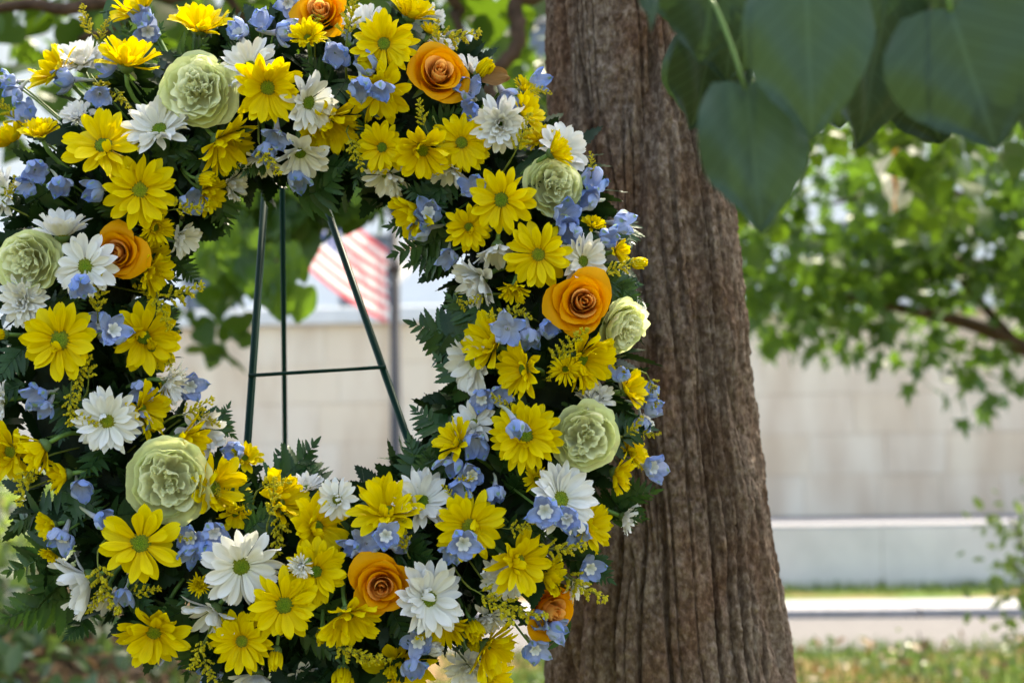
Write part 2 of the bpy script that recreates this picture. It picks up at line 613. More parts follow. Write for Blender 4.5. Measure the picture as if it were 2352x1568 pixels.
# ---------------------------------------------------------------- lamp post with two flags
DP = 13.0
pb = PY(912, 1300, DP)
pb.z = 0.07
ptop = PY(898, 330, DP)
post = empty('flag_post', pb)
tag(post, 'black post with two slanted white staffs seen through the wreath', 'post')
h = ptop.z - pb.z
lean = Vector((0, 0, 0))
prof = [(0.0, 0.13), (0.10, 0.13), (0.12, 0.10), (0.35, 0.085), (0.40, 0.055), (h, 0.042)]
V, F, UV = tube_data([(0, 0, z) for z, _ in prof], [r for _, r in prof], 16)
obj('pole', mesh('pole', V, F, M['post'], uvs=UV), post)
za = PY(898, 487, DP).z - pb.z
tube('cross_arm', [(-0.17, 0, za), (0.17, 0, za)], 0.022, M['post'], post, 10)
V, F, UV = tube_data([(0, 0, h), (0, 0, h + 0.05), (0, 0, h + 0.10), (0, 0, h + 0.14)], [0.05, 0.07, 0.05, 0.01], 14)
obj('finial', mesh('finial', V, F, M['post'], uvs=UV), post)
zs = PY(900, 612, DP).z - pb.z
V, F, UV = tube_data([(0, 0, zs - 0.06), (0, 0, zs + 0.06)], [0.062, 0.062], 12)
obj('staff_bracket', mesh('staff_bracket', V, F, M['post'], uvs=UV), post)
sl = PY(712, 418, DP - 0.1) - pb
sr = PY(1105, 395, DP - 0.1) - pb
tube('flag_staff', [(-0.03, -0.05, zs), sl], 0.018, M['staff'], post, 8)
tube('flag_staff', [(0.03, -0.05, zs), sr], 0.018, M['staff'], post, 8)


def us_flag_mat():
    m, nt, N, L = new_mat('striped_flag_cloth')
    b, o = out_principled(nt, 0.8, 0.1)
    uv = N.new('ShaderNodeUVMap')
    sep = N.new('ShaderNodeSeparateXYZ')
    L.new(uv.outputs[0], sep.inputs[0])
    stripe = math_n(nt, 'GREATER_THAN', math_n(nt, 'FRACT', math_n(nt, 'MULTIPLY', sep.outputs[1], 6.5)), 0.5)
    col = mixc(nt, (0.66, 0.12, 0.14), (0.82, 0.80, 0.80), stripe)
    inx = math_n(nt, 'LESS_THAN', sep.outputs[0], 0.40)
    iny = math_n(nt, 'LESS_THAN', sep.outputs[1], 7 / 13)
    can = math_n(nt, 'MULTIPLY', inx, iny)
    # star rows: dots on a staggered grid inside the canton
    gx = math_n(nt, 'MULTIPLY', sep.outputs[0], 6 / 0.40)
    gy = math_n(nt, 'MULTIPLY', sep.outputs[1], 5 / (7 / 13))
    fx = math_n(nt, 'SUBTRACT', math_n(nt, 'FRACT', gx), 0.5)
    fy = math_n(nt, 'SUBTRACT', math_n(nt, 'FRACT', gy), 0.5)
    d = math_n(nt, 'SQRT', math_n(nt, 'ADD', math_n(nt, 'MULTIPLY', fx, fx), math_n(nt, 'MULTIPLY', fy, fy)))
    star = math_n(nt, 'LESS_THAN', d, 0.27)
    canc = mixc(nt, (0.08, 0.11, 0.34), (0.8, 0.8, 0.82), star)
    col = mixc(nt, col, canc, can)
    L.new(col, b.inputs['Base Color'])
    tr = N.new('ShaderNodeBsdfTranslucent')
    L.new(col, tr.inputs[0])
    mx = N.new('ShaderNodeMixShader')
    mx.inputs[0].default_value = 0.55
    L.new(b.outputs[0], mx.inputs[1])
    L.new(tr.outputs[0], mx.inputs[2])
    L.new(mx.outputs[0], o.inputs[0])
    return m


def stripe_flag_mat():
    m, nt, N, L = new_mat('white_flag_cloth')
    b, o = out_principled(nt, 0.8, 0.1)
    uv = N.new('ShaderNodeUVMap')
    sep = N.new('ShaderNodeSeparateXYZ')
    L.new(uv.outputs[0], sep.inputs[0])
    r = ramp(nt, [(0.0, (0.8, 0.8, 0.8)), (0.30, (0.8, 0.8, 0.8)), (0.305, (0.75, 0.12, 0.10)), (0.36, (0.80, 0.40, 0.06)), (0.405, (0.82, 0.60, 0.2)), (0.41, (0.8, 0.8, 0.8))])
    r.color_ramp.interpolation = 'LINEAR'
    L.new(sep.outputs[1], r.inputs[0])
    L.new(r.outputs[0], b.inputs['Base Color'])
    tr = N.new('ShaderNodeBsdfTranslucent')
    L.new(r.outputs[0], tr.inputs[0])
    mx = N.new('ShaderNodeMixShader')
    mx.inputs[0].default_value = 0.55
    L.new(b.outputs[0], mx.inputs[1])
    L.new(tr.outputs[0], mx.inputs[2])
    L.new(mx.outputs[0], o.inputs[0])
    return m


def cloth(name, c00, c10, c01, c11, mat, amp=0.06, waves=3.0, n=26, sag=0.0, ph=0.0):
    V, F, UV = [], [], []
    for i in range(n):
        for j in range(n):
            u, v = i / (n - 1), j / (n - 1)
            p = (c00 * (1 - u) * (1 - v) + c10 * u * (1 - v) + c01 * (1 - u) * v + c11 * u * v)
            p = p + Vector((0.25 * amp * math.sin(6 * v + 3 * u + ph), amp * (0.25 + u) * math.sin(waves * (u * 2.2 + 0.8 * v) * math.pi + ph), 0))
            p = p + Vector((0, 0, -sag * math.sin(math.pi * u) * (0.4 + 0.6 * v)))
            V.append(p)
            UV.append((u, v))
    for i in range(n - 1):
        for j in range(n - 1):
            F.append((i * n + j, (i + 1) * n + j, (i + 1) * n + j + 1, i * n + j + 1))
    return obj(name, mesh(name, V, F, mat, uvs=UV))


dF = DP - 0.22
fl = cloth('national_flag', PY(722, 438, dF), PY(890, 575, dF), PY(713, 622, dF), PY(887, 742, dF), us_flag_mat(), 0.03, 1.6, sag=0.04)
tag(fl, 'red and white striped flag with blue starred corner, seen through the wreath', 'flag')
fl2 = cloth('white_flag', PY(1075, 420, dF), PY(930, 545, dF), PY(1090, 520, dF), PY(915, 650, dF), stripe_flag_mat(), 0.05, 2.0, ph=1.0)
tag(fl2, 'pale white flag on the staff slanting behind the wreath', 'flag')

# ================================================================== LEAVES
def heart_template(n=6, fold=0.12, droop=0.25):
    ts = [-0.10, 0.04, 0.22, 0.42, 0.62, 0.80, 0.93, 1.0]
    ws = [0.22, 0.44, 0.52, 0.48, 0.35, 0.20, 0.08, 0.0]
    V, F, UV = [], [], []
    for t, w in zip(ts, ws):
        tm = max(t, 0.0) if t < 0 else t
        z0 = -droop * tm * tm
        V += [(tm, 0, z0), (t, w, z0 + fold * w * 1.2 - 0.1 * w * w), (t, -w, z0 + fold * w * 1.2 - 0.1 * w * w)]
        UV += [(tm, 0), (t, w), (t, -w)]
    for i in range(len(ts) - 1):
        a, b = i * 3, (i + 1) * 3
        F += [(a, b, b + 1, a + 1), (a, a + 2, b + 2, b)]
    return np.array(V), F, np.array(UV)


def lobed_template():
    """A five-lobed leaf as on the tree by the wall."""
    ang = [0, 18, 36, 55, 72, 92, 112, 135, 155]
    rr = [1.0, 0.55, 0.40, 0.80, 0.42, 0.36, 0.58, 0.34, 0.22]
    pts = [(0.35 + 0.65 * r * math.cos(rad(a)) if a < 90 else 0.35 + 0.6 * r * math.cos(rad(a)), 0.62 * r * math.sin(rad(a))) for a, r in zip(ang, rr)]
    V = [(0.35, 0, 0.02)]
    for x, y in pts:
        V.append((x, y, 0.10 * abs(y) - 0.15 * x * x))
    for x, y in pts[::-1]:
        if y > 1e-6:
            V.append((x, -y, 0.10 * abs(y) - 0.15 * x * x))
    n = len(V) - 1
    F = [(0, 1 + i, 1 + (i + 1) % n) for i in range(n)]
    return np.array(V), F


def oval_template():
    ts = [0.0, 0.2, 0.45, 0.7, 0.9, 1.0]
    ws = [0.03, 0.2, 0.27, 0.21, 0.09, 0.0]
    V, F = [], []
    for t, w in zip(ts, ws):
        z0 = -0.15 * t * t
        V += [(t, 0, z0), (t, w, z0 + 0.06 * (w > 0.05)), (t, -w, z0 + 0.06 * (w > 0.05))]
    for i in range(len(ts) - 1):
        a, b = i * 3, (i + 1) * 3
        F += [(a, b, b + 1, a + 1), (a, a + 2, b + 2, b)]
    return np.array(V), F


def leaf_cloud(name, T, F, pos, size, mat, parent=None, hang=0.6, smooth=True, dirs=None):
    """Many leaves as one mesh. pos: (n,3) points; hang: how far blades droop downward."""
    n = len(pos)
    pos = np.asarray(pos, float)
    d = rng.normal(size=(n, 3)) if dirs is None else np.asarray(dirs) + rng.normal(size=(n, 3)) * 0.35
    d[:, 2] -= hang * 1.2
    d /= np.linalg.norm(d, axis=1)[:, None]
    u = rng.normal(size=(n, 3))
    u[:, 2] += 0.9
    y = np.cross(u, d)
    y /= np.linalg.norm(y, axis=1)[:, None] + 1e-9
    z = np.cross(d, y)
    s = np.asarray(size)[:, None] if hasattr(size, '__len__') else np.full((n, 1), size)
    k = len(T)
    co = (pos[:, None, :] + s[:, :, None] * (T[None, :, 0:1] * d[:, None, :] + T[None, :, 1:2] * y[:, None, :] + T[None, :, 2:3] * z[:, None, :]))
    co = co.reshape(-1, 3)
    fl = [[v for v in f] for f in F]
    me = bpy.data.meshes.new(name)
    sizes = np.array([len(f) for f in fl])
    base = np.concatenate([np.array(f) for f in fl])
    loops = (base[None, :] + (np.arange(n) * k)[:, None]).ravel()
    tot = np.tile(sizes, n)
    start = np.concatenate([[0], np.cumsum(tot)[:-1]])
    me.vertices.add(len(co))
    me.vertices.foreach_set('co', co.ravel().astype(np.float32))
    me.loops.add(len(loops))
    me.loops.foreach_set('vertex_index', loops.astype(np.int32))
    me.polygons.add(len(tot))
    me.polygons.foreach_set('loop_start', start.astype(np.int32))
    me.polygons.foreach_set('loop_total', tot.astype(np.int32))
    if smooth:
        me.polygons.foreach_set('use_smooth', np.ones(len(tot), dtype=bool))
    me.materials.append(mat)
    me.update(calc_edges=True)
    me.validate()
    return obj(name, me, parent)


HT, HF, HUV = heart_template()
LT, LF = lobed_template()
OT, OF = oval_template()
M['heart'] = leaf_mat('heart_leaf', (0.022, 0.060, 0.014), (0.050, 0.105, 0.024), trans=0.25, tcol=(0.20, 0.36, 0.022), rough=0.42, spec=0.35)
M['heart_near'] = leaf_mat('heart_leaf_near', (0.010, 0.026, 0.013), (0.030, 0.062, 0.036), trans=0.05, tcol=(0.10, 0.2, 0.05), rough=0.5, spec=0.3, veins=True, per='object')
M['maple'] = leaf_mat('lobed_leaf', (0.022, 0.060, 0.022), (0.066, 0.135, 0.034), trans=0.28, tcol=(0.19, 0.36, 0.035), rough=0.5, spec=0.3)
M['shrub'] = leaf_mat('shrub_leaf', (0.06, 0.12, 0.035), (0.16, 0.24, 0.07), trans=0.4, tcol=(0.34, 0.46, 0.08), rough=0.4, spec=0.4)
M['cover'] = leaf_mat('ground_cover_leaf', (0.030, 0.070, 0.020), (0.080, 0.135, 0.045), trans=0.22, tcol=(0.16, 0.25, 0.05), rough=0.30, spec=0.5)
M['litter'] = leaf_mat('leaf_litter', (0.10, 0.055, 0.028), (0.24, 0.15, 0.085), trans=0.15, tcol=(0.3, 0.18, 0.08), rough=0.5, spec=0.4)
M['grassblade'] = leaf_mat('grass_blade', (0.030, 0.062, 0.014), (0.075, 0.115, 0.032), trans=0.25, tcol=(0.14, 0.22, 0.03), rough=0.5)
M['twig'] = plain('brown_twig', (0.11, 0.068, 0.052), rough=0.85, spec=0.15, noise=0.5, scale=30, bump=0.4)


# ------------------------------------------------------------------ bark trunk
def vnoise(a, z, na, seed):
    """Smooth value noise, periodic in a with period na cells."""
    r = np.random.default_rng(seed)
    G = r.uniform(-1, 1, size=(na, 4096))
    ia = np.floor(a).astype(int)
    iz = np.floor(z).astype(int)
    fa, fz = a - ia, z - iz
    fa = fa * fa * (3 - 2 * fa)
    fz = fz * fz * (3 - 2 * fz)
    i0, i1 = ia % na, (ia + 1) % na
    j0, j1 = iz % 4096, (iz + 1) % 4096
    return (G[i0, j0] * (1 - fa) + G[i1, j0] * fa) * (1 - fz) + (G[i0, j1] * (1 - fa) + G[i1, j1] * fa) * fz


def bark_mat():
    m, nt, N, L = new_mat('grey_brown_bark')
    b, o = out_principled(nt, 0.92, 0.12)
    tc = N.new('ShaderNodeTexCoord')
    mp = N.new('ShaderNodeMapping')
    mp.inputs['Scale'].default_value = (1, 1, 0.62)
    L.new(tc.outputs['Object'], mp.inputs[0])
    n1 = N.new('ShaderNodeTexNoise')
    n1.inputs['Scale'].default_value = 150
    n1.inputs['Detail'].default_value = 7
    n1.inputs['Roughness'].default_value = 0.68
    L.new(mp.outputs[0], n1.inputs[0])
    n2 = N.new('ShaderNodeTexNoise')
    n2.inputs['Scale'].default_value = 16
    n2.inputs['Detail'].default_value = 5
    L.new(mp.outputs[0], n2.inputs[0])
    r1 = ramp(nt, [(0.34, (0.068, 0.043, 0.030)), (0.50, (0.150, 0.104, 0.076)), (0.68, (0.30, 0.235, 0.185))])
    L.new(n1.outputs[0], r1.inputs[0])
    r2 = ramp(nt, [(0.30, (0.92, 0.72, 0.60)), (0.5, (1.0, 0.96, 0.93)), (0.72, (1.12, 1.14, 1.14))])
    L.new(n2.outputs[0], r2.inputs[0])
    L.new(mixc(nt, r1.outputs[0], r2.outputs[0], 1.0, 'MULTIPLY'), b.inputs['Base Color'])
    bp = N.new('ShaderNodeBump')
    bp.inputs['Strength'].default_value = 0.9
    bp.inputs['Distance'].default_value = 0.006
    L.new(n1.outputs[0], bp.inputs['Height'])
    L.new(bp.outputs[0], b.inputs['Normal'])
    L.new(b.outputs[0], o.inputs[0])
    return m


M['bark'] = bark_mat()
TY = 1.66
_bot, _top = PY(1541, 1568, TY), PY(1444, 0, TY)
_rb, _rt = 0.1388, 0.1005


def trunk_axis(z):
    t = (z - _bot.z) / (_top.z - _bot.z)
    c = _bot + (_top - _bot) * t
    if t > 1:
        c.x = _top.x + (_top.x - _bot.x) * (t - 1) * 0.6
    r = _rb + (_rt - _rb) * t
    if t < 0:
        r = _rb + (0.10 * (-t) + 0.16 * t * t) * 0.5
    if t > 1:
        r = _rt * max(0.45, 1 - 0.08 * (t - 1))
    c.z = z
    c.y = TY
    return c, r


tree = empty('shade_tree', (trunk_axis(0)[0].x, TY, 0))
tag(tree, 'large tree with furrowed brown bark standing right behind the wreath', 'tree')
TBASE = Vector(tree.location)
zdense = np.linspace(_bot.z - 0.06, _top.z + 0.06, 560)
zlow = np.linspace(-0.05, _bot.z - 0.065, 60)
zhigh = np.linspace(_top.z + 0.065, 4.6, 90)
zz = np.concatenate([zlow, zdense, zhigh])
NA = 640
aa = np.arange(NA) / NA
A, Z = np.meshgrid(aa, zz)
cx = np.array([trunk_axis(z)[0].x for z in zz])
rr = np.array([trunk_axis(z)[1] for z in zz])
warp = 0.9 * vnoise(A * 9, Z * 1.6, 9, 1) + 0.32 * vnoise(A * 36, Z * 9, 36, 2)
n_big = vnoise((A * 34 + warp) % 34, Z * 1.5, 34, 3)
n_mid = vnoise((A * 78 + warp * 1.5) % 78, Z * 4.2, 78, 4)
n_fin = vnoise((A * 230 + warp) % 230, Z * 190, 230, 5)
n_plate = vnoise((A * 120) % 120, Z * 70, 120, 6)
fiss = np.clip(1 - np.abs(n_big) / 0.20, 0, 1) ** 0.7
fiss2 = np.clip(1 - np.abs(n_mid) / 0.26, 0, 1) ** 0.8
n_gr = vnoise((A * 320 + warp) % 320, Z * 330, 320, 12)
crack = np.clip(1 - np.abs(vnoise((A * 26) % 26, Z * 30 + 2.2 * vnoise((A * 60) % 60, Z * 8, 60, 14), 26, 13)) / 0.12, 0, 1) * np.clip(vnoise((A * 40) % 40, Z * 9, 40, 15) * 2, 0, 1)
lump = vnoise(A * 6, Z * 2.2, 6, 7)
deep = np.exp(-(vnoise((A * 14 + warp * 0.6) % 14, Z * 1.1, 14, 9) / 0.07) ** 2)
disp = -0.0135 * fiss - 0.0065 * fiss2 + 0.0012 * n_fin + 0.0008 * n_gr + 0.0030 * n_plate * 0.6 - 0.002 * crack + 0.006 * lump - 0.010 * deep
RR = rr[:, None] + disp
th = 2 * np.pi * A
X = cx[:, None] + RR * np.cos(th) - TBASE.x
Y = RR * np.sin(th)
V = np.stack([X, Y, Z], -1).reshape(-1, 3)
nz = len(zz)
idx = np.arange(nz * NA).reshape(nz, NA)
q = np.stack([idx[:-1], np.roll(idx[:-1], -1, 1), np.roll(idx[1:], -1, 1), idx[1:]], -1).reshape(-1, 4)
me = bpy.data.meshes.new('trunk')
me.vertices.add(len(V))
me.vertices.foreach_set('co', V.astype(np.float32).ravel())
me.loops.add(q.size)
me.loops.foreach_set('vertex_index', q.ravel().astype(np.int32))
me.polygons.add(len(q))
me.polygons.foreach_set('loop_start', (np.arange(len(q)) * 4).astype(np.int32))
me.polygons.foreach_set('loop_total', np.full(len(q), 4, dtype=np.int32))
me.polygons.foreach_set('use_smooth', np.ones(len(q), dtype=bool))
me.materials.append(M['bark'])
me.update(calc_edges=True)
obj('trunk', me, tree)


def rel(p):
    return Vector(p) - TBASE


# limbs of the shade tree (world points made relative to the tree)
def limb(pts, r0, r1, n=22):
    s = spline(pts, n)
    s = [p + Vector((random.gauss(0, 1), random.gauss(0, 1), random.gauss(0, 1))) * r0 * 0.12 for p in s]
    return tube('limb', [rel(p) for p in s], [r0 + (r1 - r0) * i / (n - 1) for i in range(n)], M['twig'], tree, 8)


tt = trunk_axis(2.7)[0]
limb([tt, tt + Vector((-0.5, 0.6, 0.35)), tt + Vector((-1.3, 1.5, 0.35)), tt + Vector((-2.4, 2.3, 0.2))], 0.06, 0.015)
limb([tt, tt + Vector((0.5, 0.5, 0.5)), tt + Vector((1.4, 1.2, 0.8)), tt + Vector((2.6, 2.2, 0.7))], 0.06, 0.015)
limb([tt, tt + Vector((-0.6, -0.3, 0.5)), tt + Vector((-1.4, -0.6, 0.6)), tt + Vector((-2.2, -0.5, 0.5))], 0.05, 0.012)
limb([tt, tt + Vector((0.4, -0.4, 0.3)), tt + Vector((0.7, -0.75, 0.1)), P(2300, -420, 1.1), P(1900, -330, 1.05), P(1640, -260, 1.0)], 0.030, 0.005)
# crooked brown branches seen above the wreath
BR = tt + Vector((-0.9, 1.1, 0.36))
limb([BR, P(1195, -120, 3.3), P(1183, 10, 3.25), P(1192, 90, 3.2), P(1150, 155, 3.2), P(1105, 205, 3.2), P(1060, 195, 3.2), P(1020, 140, 3.25), P(1000, 60, 3.3)], 0.020, 0.013, 40)
limb([P(1105, 205, 3.2), P(1085, 280, 3.25), P(1100, 330, 3.3)], 0.014, 0.008, 12)
limb([P(1110, 190, 3.2), P(1150, 240, 3.2), P(1190, 300, 3.15)], 0.014, 0.008, 12)
limb([BR, P(1000, -60, 3.4), P(1045, 40, 3.4), P(1100, 160, 3.3)], 0.016, 0.009, 16)
limb([tt + Vector((-1.3, 1.5, 0.35)), P(420, -80, 3.2), P(300, -20, 3.1), P(180, 20, 3.0), P(60, 10, 3.0), P(-80, 40, 3.0)], 0.02, 0.010, 24)
limb([P(300, -20, 3.1), P(270, 60, 3.1), P(180, 90, 3.1)], 0.012, 0.006, 12)
limb([tt + Vector((-1.3, 1.5, 0.35)), P(600, 120, 3.6), P(560, 380, 3.5), P(520, 500, 3.45), P(600, 570, 3.45), P(680, 640, 3.4)], 0.012, 0.004, 24)

# crown: the mass overhead that shades the wreath, and its lower fringe behind it
pts = []
n_over = 6500
while len(pts) < n_over:
    x, y, z = rng.uniform(-3.6, 3.4), rng.uniform(0.9, 5.0), rng.uniform(2.25, 4.6)
    e = ((x - 0.1) / 3.6) ** 2 + ((y - 2.8) / 2.4) ** 2 + ((z - 3.4) / 1.5) ** 2
    if e > 1:
        continue
    # keep the camera's own view clear apart from the fringe placed below
    v = Vector((x, y, z)) - EYE
    dd = v.dot(FWD)
    if dd > 0.1:
        py = 784 - v.dot(UP) / dd * FPX
        px = 1176 + v.dot(RIGHT) / dd * FPX
        if py > -60 and -200 < px < 2600:
            continue
    pts.append((x, y, z))
leaf_cloud('crown', HT, HF, pts, rng.uniform(0.075, 0.13, len(pts)), M['heart'], tree, 0.4)['kind'] = 'stuff'


def fringe(poly_y, x0, x1, d0, d1, n, y_top=-140, dens=None):
    out = []
    while len(out) < n:
        x = rng.uniform(x0, x1)
        yl = np.interp(x, [p[0] for p in poly_y], [p[1] for p in poly_y])
        y = rng.uniform(y_top, yl)
        if dens is not None and rng.uniform() > dens(x, y):
            continue
        out.append(tuple(P(x, y, rng.uniform(d0, d1))))
    return out


fr = fringe([(-150, 340), (120, 330), (330, 230), (380, 130), (500, 90), (620, 120), (700, 150), (850, 150), (980, 170), (1050, 290), (1250, 350), (1330, 300)], -150, 1330, 2.9, 4.6, 1050)
fr += fringe([(-150, 700), (10, 680), (60, 300)], -150, 60, 2.9, 3.8, 60, 200)
fr += fringe([(1620, 260), (1700, 330), (1850, 330), (2000, 300), (2500, 330)], 1560, 2500, 3.4, 5.0, 260, dens=lambda x, y: 0.0 if (1860 < x < 2240 and y > 60) else 1.0)
fr += fringe([(-150, 250), (120, 240), (330, 120), (420, 60)], -150, 420, 3.0, 4.8, 620)
fr += fringe([(1000, 200), (1100, 320), (1300, 330)], 1000, 1300, 3.4, 4.8, 300)
fr += fringe([(-150, 230), (200, 180), (420, 120), (1000, 120), (1250, 280), (1330, 280)], -200, 1330, 4.8, 6.8, 1500)
fr += fringe([(-150, 200), (120, 170), (330, 70), (430, 20)], -180, 430, 2.3, 3.0, 260)
leaf_cloud('crown_fringe', HT, HF, fr, rng.uniform(0.06, 0.115, len(fr)), M['heart'], tree, 0.9)['kind'] = 'stuff'


# single heart-shaped leaves that the picture shows one by one
def fine_heart():
    nt_, ns = 18, 6
    V, F, UV = [], [], []
    for i in range(nt_):
        t = i / (nt_ - 1)
        # heart outline: lobes reach back behind the stalk
        w = 0.50 * (math.sin(math.pi * min(1, (t * 0.93 + 0.07)) ** 0.74)) ** 0.66 * (1 - 0.30 * t ** 6)
        if i == nt_ - 1:
            w = 0.004
        for j in range(-ns, ns + 1):
            s = j / ns
            back = -0.11 * math.exp(-(t / 0.16) ** 2) * abs(s) ** 0.8 * (1.6 - abs(s))
            x = t + back + (0.012 * math.sin(abs(j) * 5 + i * 2.1) if abs(j) == ns else 0)
            y = w * s
            z = 0.20 * abs(y) - 0.30 * y * y - 0.20 * t * t + 0.020 * math.sin(9 * t + 7 * abs(s)) + 0.05 * s ** 4 * math.sin(11 * t + 2 * s) + 0.018 * abs(math.sin(3.14 * (7 * x - 6 * abs(y)))) ** 0.5 * min(1, abs(s) * 3)
            V.append((x, y, z))
            UV.append((x, y))
    m = 2 * ns + 1
    for i in range(nt_ - 1):
        for j in range(m - 1):
            F.append((i * m + j, (i + 1) * m + j, (i + 1) * m + j + 1, i * m + j + 1))
    return V, F, UV


FH = fine_heart()
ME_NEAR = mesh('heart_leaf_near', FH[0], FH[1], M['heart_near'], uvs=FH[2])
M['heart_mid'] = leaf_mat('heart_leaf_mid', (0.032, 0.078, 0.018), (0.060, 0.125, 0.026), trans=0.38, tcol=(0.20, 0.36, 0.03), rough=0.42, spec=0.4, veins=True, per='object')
ME_MID = mesh('heart_leaf_mid', FH[0], FH[1], M['heart_mid'], uvs=FH[2])


def single_leaf(me, base, tip, face, width, stalk=None):
    """A leaf from its stalk point to its tip, blade turned to `face`."""
    d = (tip - base)
    L = d.length
    x = d.normalized()
    z = (face - x * face.dot(x)).normalized()
    y = z.cross(x)
    q = Matrix((x, y, z)).transposed().to_quaternion()
    o = obj('leaf', me, tree, rel(base), q, (L, width / 1.0, L))
    if stalk is not None:
        tube('leaf_stalk', [rel(p) for p in bez(stalk, (stalk + base) * 0.5 + Vector((0, 0, 0.01)), base, 6)], 0.0011, M['stem'], tree, 5)
    return o


BACK = -FWD
near = [
    # base px, tip px, depth(base, tip), width m, face tilt
    ((1712, 208), (1762, 520), 0.95, 0.93, 0.076, (0.10, 0.25)),
    ((1850, -45), (1868, 300), 0.92, 0.90, 0.082, (-0.15, 0.2)),
    ((2185, 30), (2288, 326), 0.90, 0.88, 0.094, (-0.2, 0.3)),
    ((2360, -60), (2400, 300), 0.97, 0.95, 0.090, (0.2, 0.2)),
    ((2030, -30), (2010, 345), 1.06, 1.08, 0.092, (0.5, 0.75)),
    ((1640, -80), (1625, 150), 1.02, 1.03, 0.070, (0.3, 0.3)),
    ((1700, -60), (1660, 190), 1.10, 1.12, 0.080, (-0.4, 0.5)),
    ((1640, 60), (1610, 300), 1.14, 1.15, 0.075, (0.5, 0.6)),
    ((2090, 60), (2150, 345), 1.12, 1.15, 0.085, (-0.5, 0.7)),
    ((1965, -70), (1975, 130), 1.12, 1.13, 0.085, (0.1, 0.6)),
    ((2140, -80), (2120, 120), 1.10, 1.12, 0.090, (0.1, 0.5)),
    ((2230, -90), (2260, 90), 1.05, 1.06, 0.080, (0.4, 0.3)),
    ((1770, -90), (1740, 60), 1.08, 1.09, 0.07, (0.1, 0.5)),
    ((1470, -60), (1512, 58), 0.99, 0.98, 0.018, (0.9, 0.1)),
    ((1545, -110), (1560, 60), 1.06, 1.07, 0.055, (-0.3, 0.4)),
    ((1600, -120), (1690, 110), 1.20, 1.24, 0.10, (0.2, 0.9)),
    ((1900, -60), (1960, 300), 1.22, 1.26, 0.12, (0.5, 1.0)),
    ((2070, -60), (2060, 260), 1.24, 1.28, 0.12, (-0.3, 1.1)),
    ((2200, -60), (2180, 240), 1.24, 1.28, 0.11, (0.3, 1.0)),
    ((2330, -60), (2340, 250), 1.20, 1.24, 0.11, (0.1, 0.9)),
    ((1760, -80), (1720, 170), 1.24, 1.28, 0.10, (0.4, 1.0)),
    ((1610, 90), (1650, 330), 1.20, 1.22, 0.08, (-0.6, 0.9)),
]
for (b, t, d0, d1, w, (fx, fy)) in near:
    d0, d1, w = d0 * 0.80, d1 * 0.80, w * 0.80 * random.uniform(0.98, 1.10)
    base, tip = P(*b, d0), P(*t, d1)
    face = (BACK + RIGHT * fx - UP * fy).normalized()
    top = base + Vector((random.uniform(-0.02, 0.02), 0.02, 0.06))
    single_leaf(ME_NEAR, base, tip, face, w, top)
    lx = min(2300, max(1640, b[0]))
    lpnt = P(lx, np.interp(lx, (1640, 1900, 2300), (-260, -330, -420)), np.interp(lx, (1640, 1900, 2300), (1.0, 1.05, 1.1)))
    tube('twig', [rel(p) for p in bez(top, (top + lpnt) * 0.5 + Vector((0.01, 0, 0.02)), lpnt, 6)], 0.0016, M['twig'], tree, 5)

mid = []
for (x, y, s) in [(462, 575, 80), (505, 560, 78), (535, 600, 76), (572, 640, 78), (480, 615, 60), (610, 660, 74), (640, 600, 66), (660, 640, 70), (600, 605, 60),
                  (575, 560, 52), (640, 690, 84), (700, 700, 74), (555, 605, 64), (690, 620, 50), (525, 545, 60), (665, 590, 56), (605, 680, 56), (450, 540, 60), (625, 645, 74),
                  (560, 440, 70), (620, 425, 64), (700, 425, 66), (760, 432, 70), (820, 430, 66), (850, 415, 60), (880, 440, 60), (660, 410, 60), (790, 405, 60), (735, 395, 60), (585, 405, 60)]:
    mid.append((x, y, s))
for (x, y, s) in mid:
    d = 3.40 + random.uniform(-0.08, 0.08)
    base = P(x + random.uniform(-6, 6), y - s * 0.55, d)
    tip = P(x + random.uniform(-16, 18), y + s * 0.62, d + random.uniform(-0.02, 0.02))
    face = (BACK + RIGHT * random.uniform(-0.6, 0.6) + UP * random.uniform(-0.1, 0.6)).normalized()
    single_leaf(ME_MID, base, tip, face, s / FPX * d * random.uniform(0.85, 1.1), base + Vector((0, 0.01, 0.04)))

# ---------------------------------------------------------------- lobed-leaf tree by the wall, right
D2 = 7.6
b2 = PY(2560, 1400, D2)
b2.z = 0
tree2 = empty('young_tree', b2)
tag(tree2, 'leafy tree with lobed leaves whose branch hangs before the tan wall', 'tree')


def rel2(p):
    return Vector(p) - b2


fork = P(2460, 870, D2)
tube('trunk', [rel2(p) for p in spline([b2, b2 + Vector((-0.05, 0, 0.6)), fork + Vector((0.1, 0, -0.4)), fork, fork + Vector((0.05, 0.1, 1.2)), fork + Vector((0.0, 0.1, 2.6))], 24)],
     [0.11 - 0.003 * i for i in range(24)], M['twig'], tree2, 12)
for pp, r0, r1 in (([fork, P(2352, 800, D2), P(2230, 745, 7.5), P(2090, 712, 7.4), P(1930, 675, 7.3), P(1860, 650, 7.3)], 0.050, 0.012),
                   ([P(2340, 795, D2), P(2270, 715, D2), P(2215, 655, D2), P(2180, 610, 7.7)], 0.030, 0.012),
                   ([fork + Vector((0, 0, 0.5)), P(2352, 640, 7.8), P(2180, 590, 7.8), P(1980, 585, 7.7), P(1800, 560, 7.6)], 0.035, 0.010),
                   ([fork + Vector((0.03, 0, 0.9)), P(2300, 470, 7.9), P(2100, 430, 7.9), P(1900, 470, 7.8)], 0.03, 0.010)):
    s = spline(pp, 20)
    tube('branch', [rel2(p) for p in s], [r0 + (r1 - r0) * i / 19 for i in range(20)], M['twig'], tree2, 8)
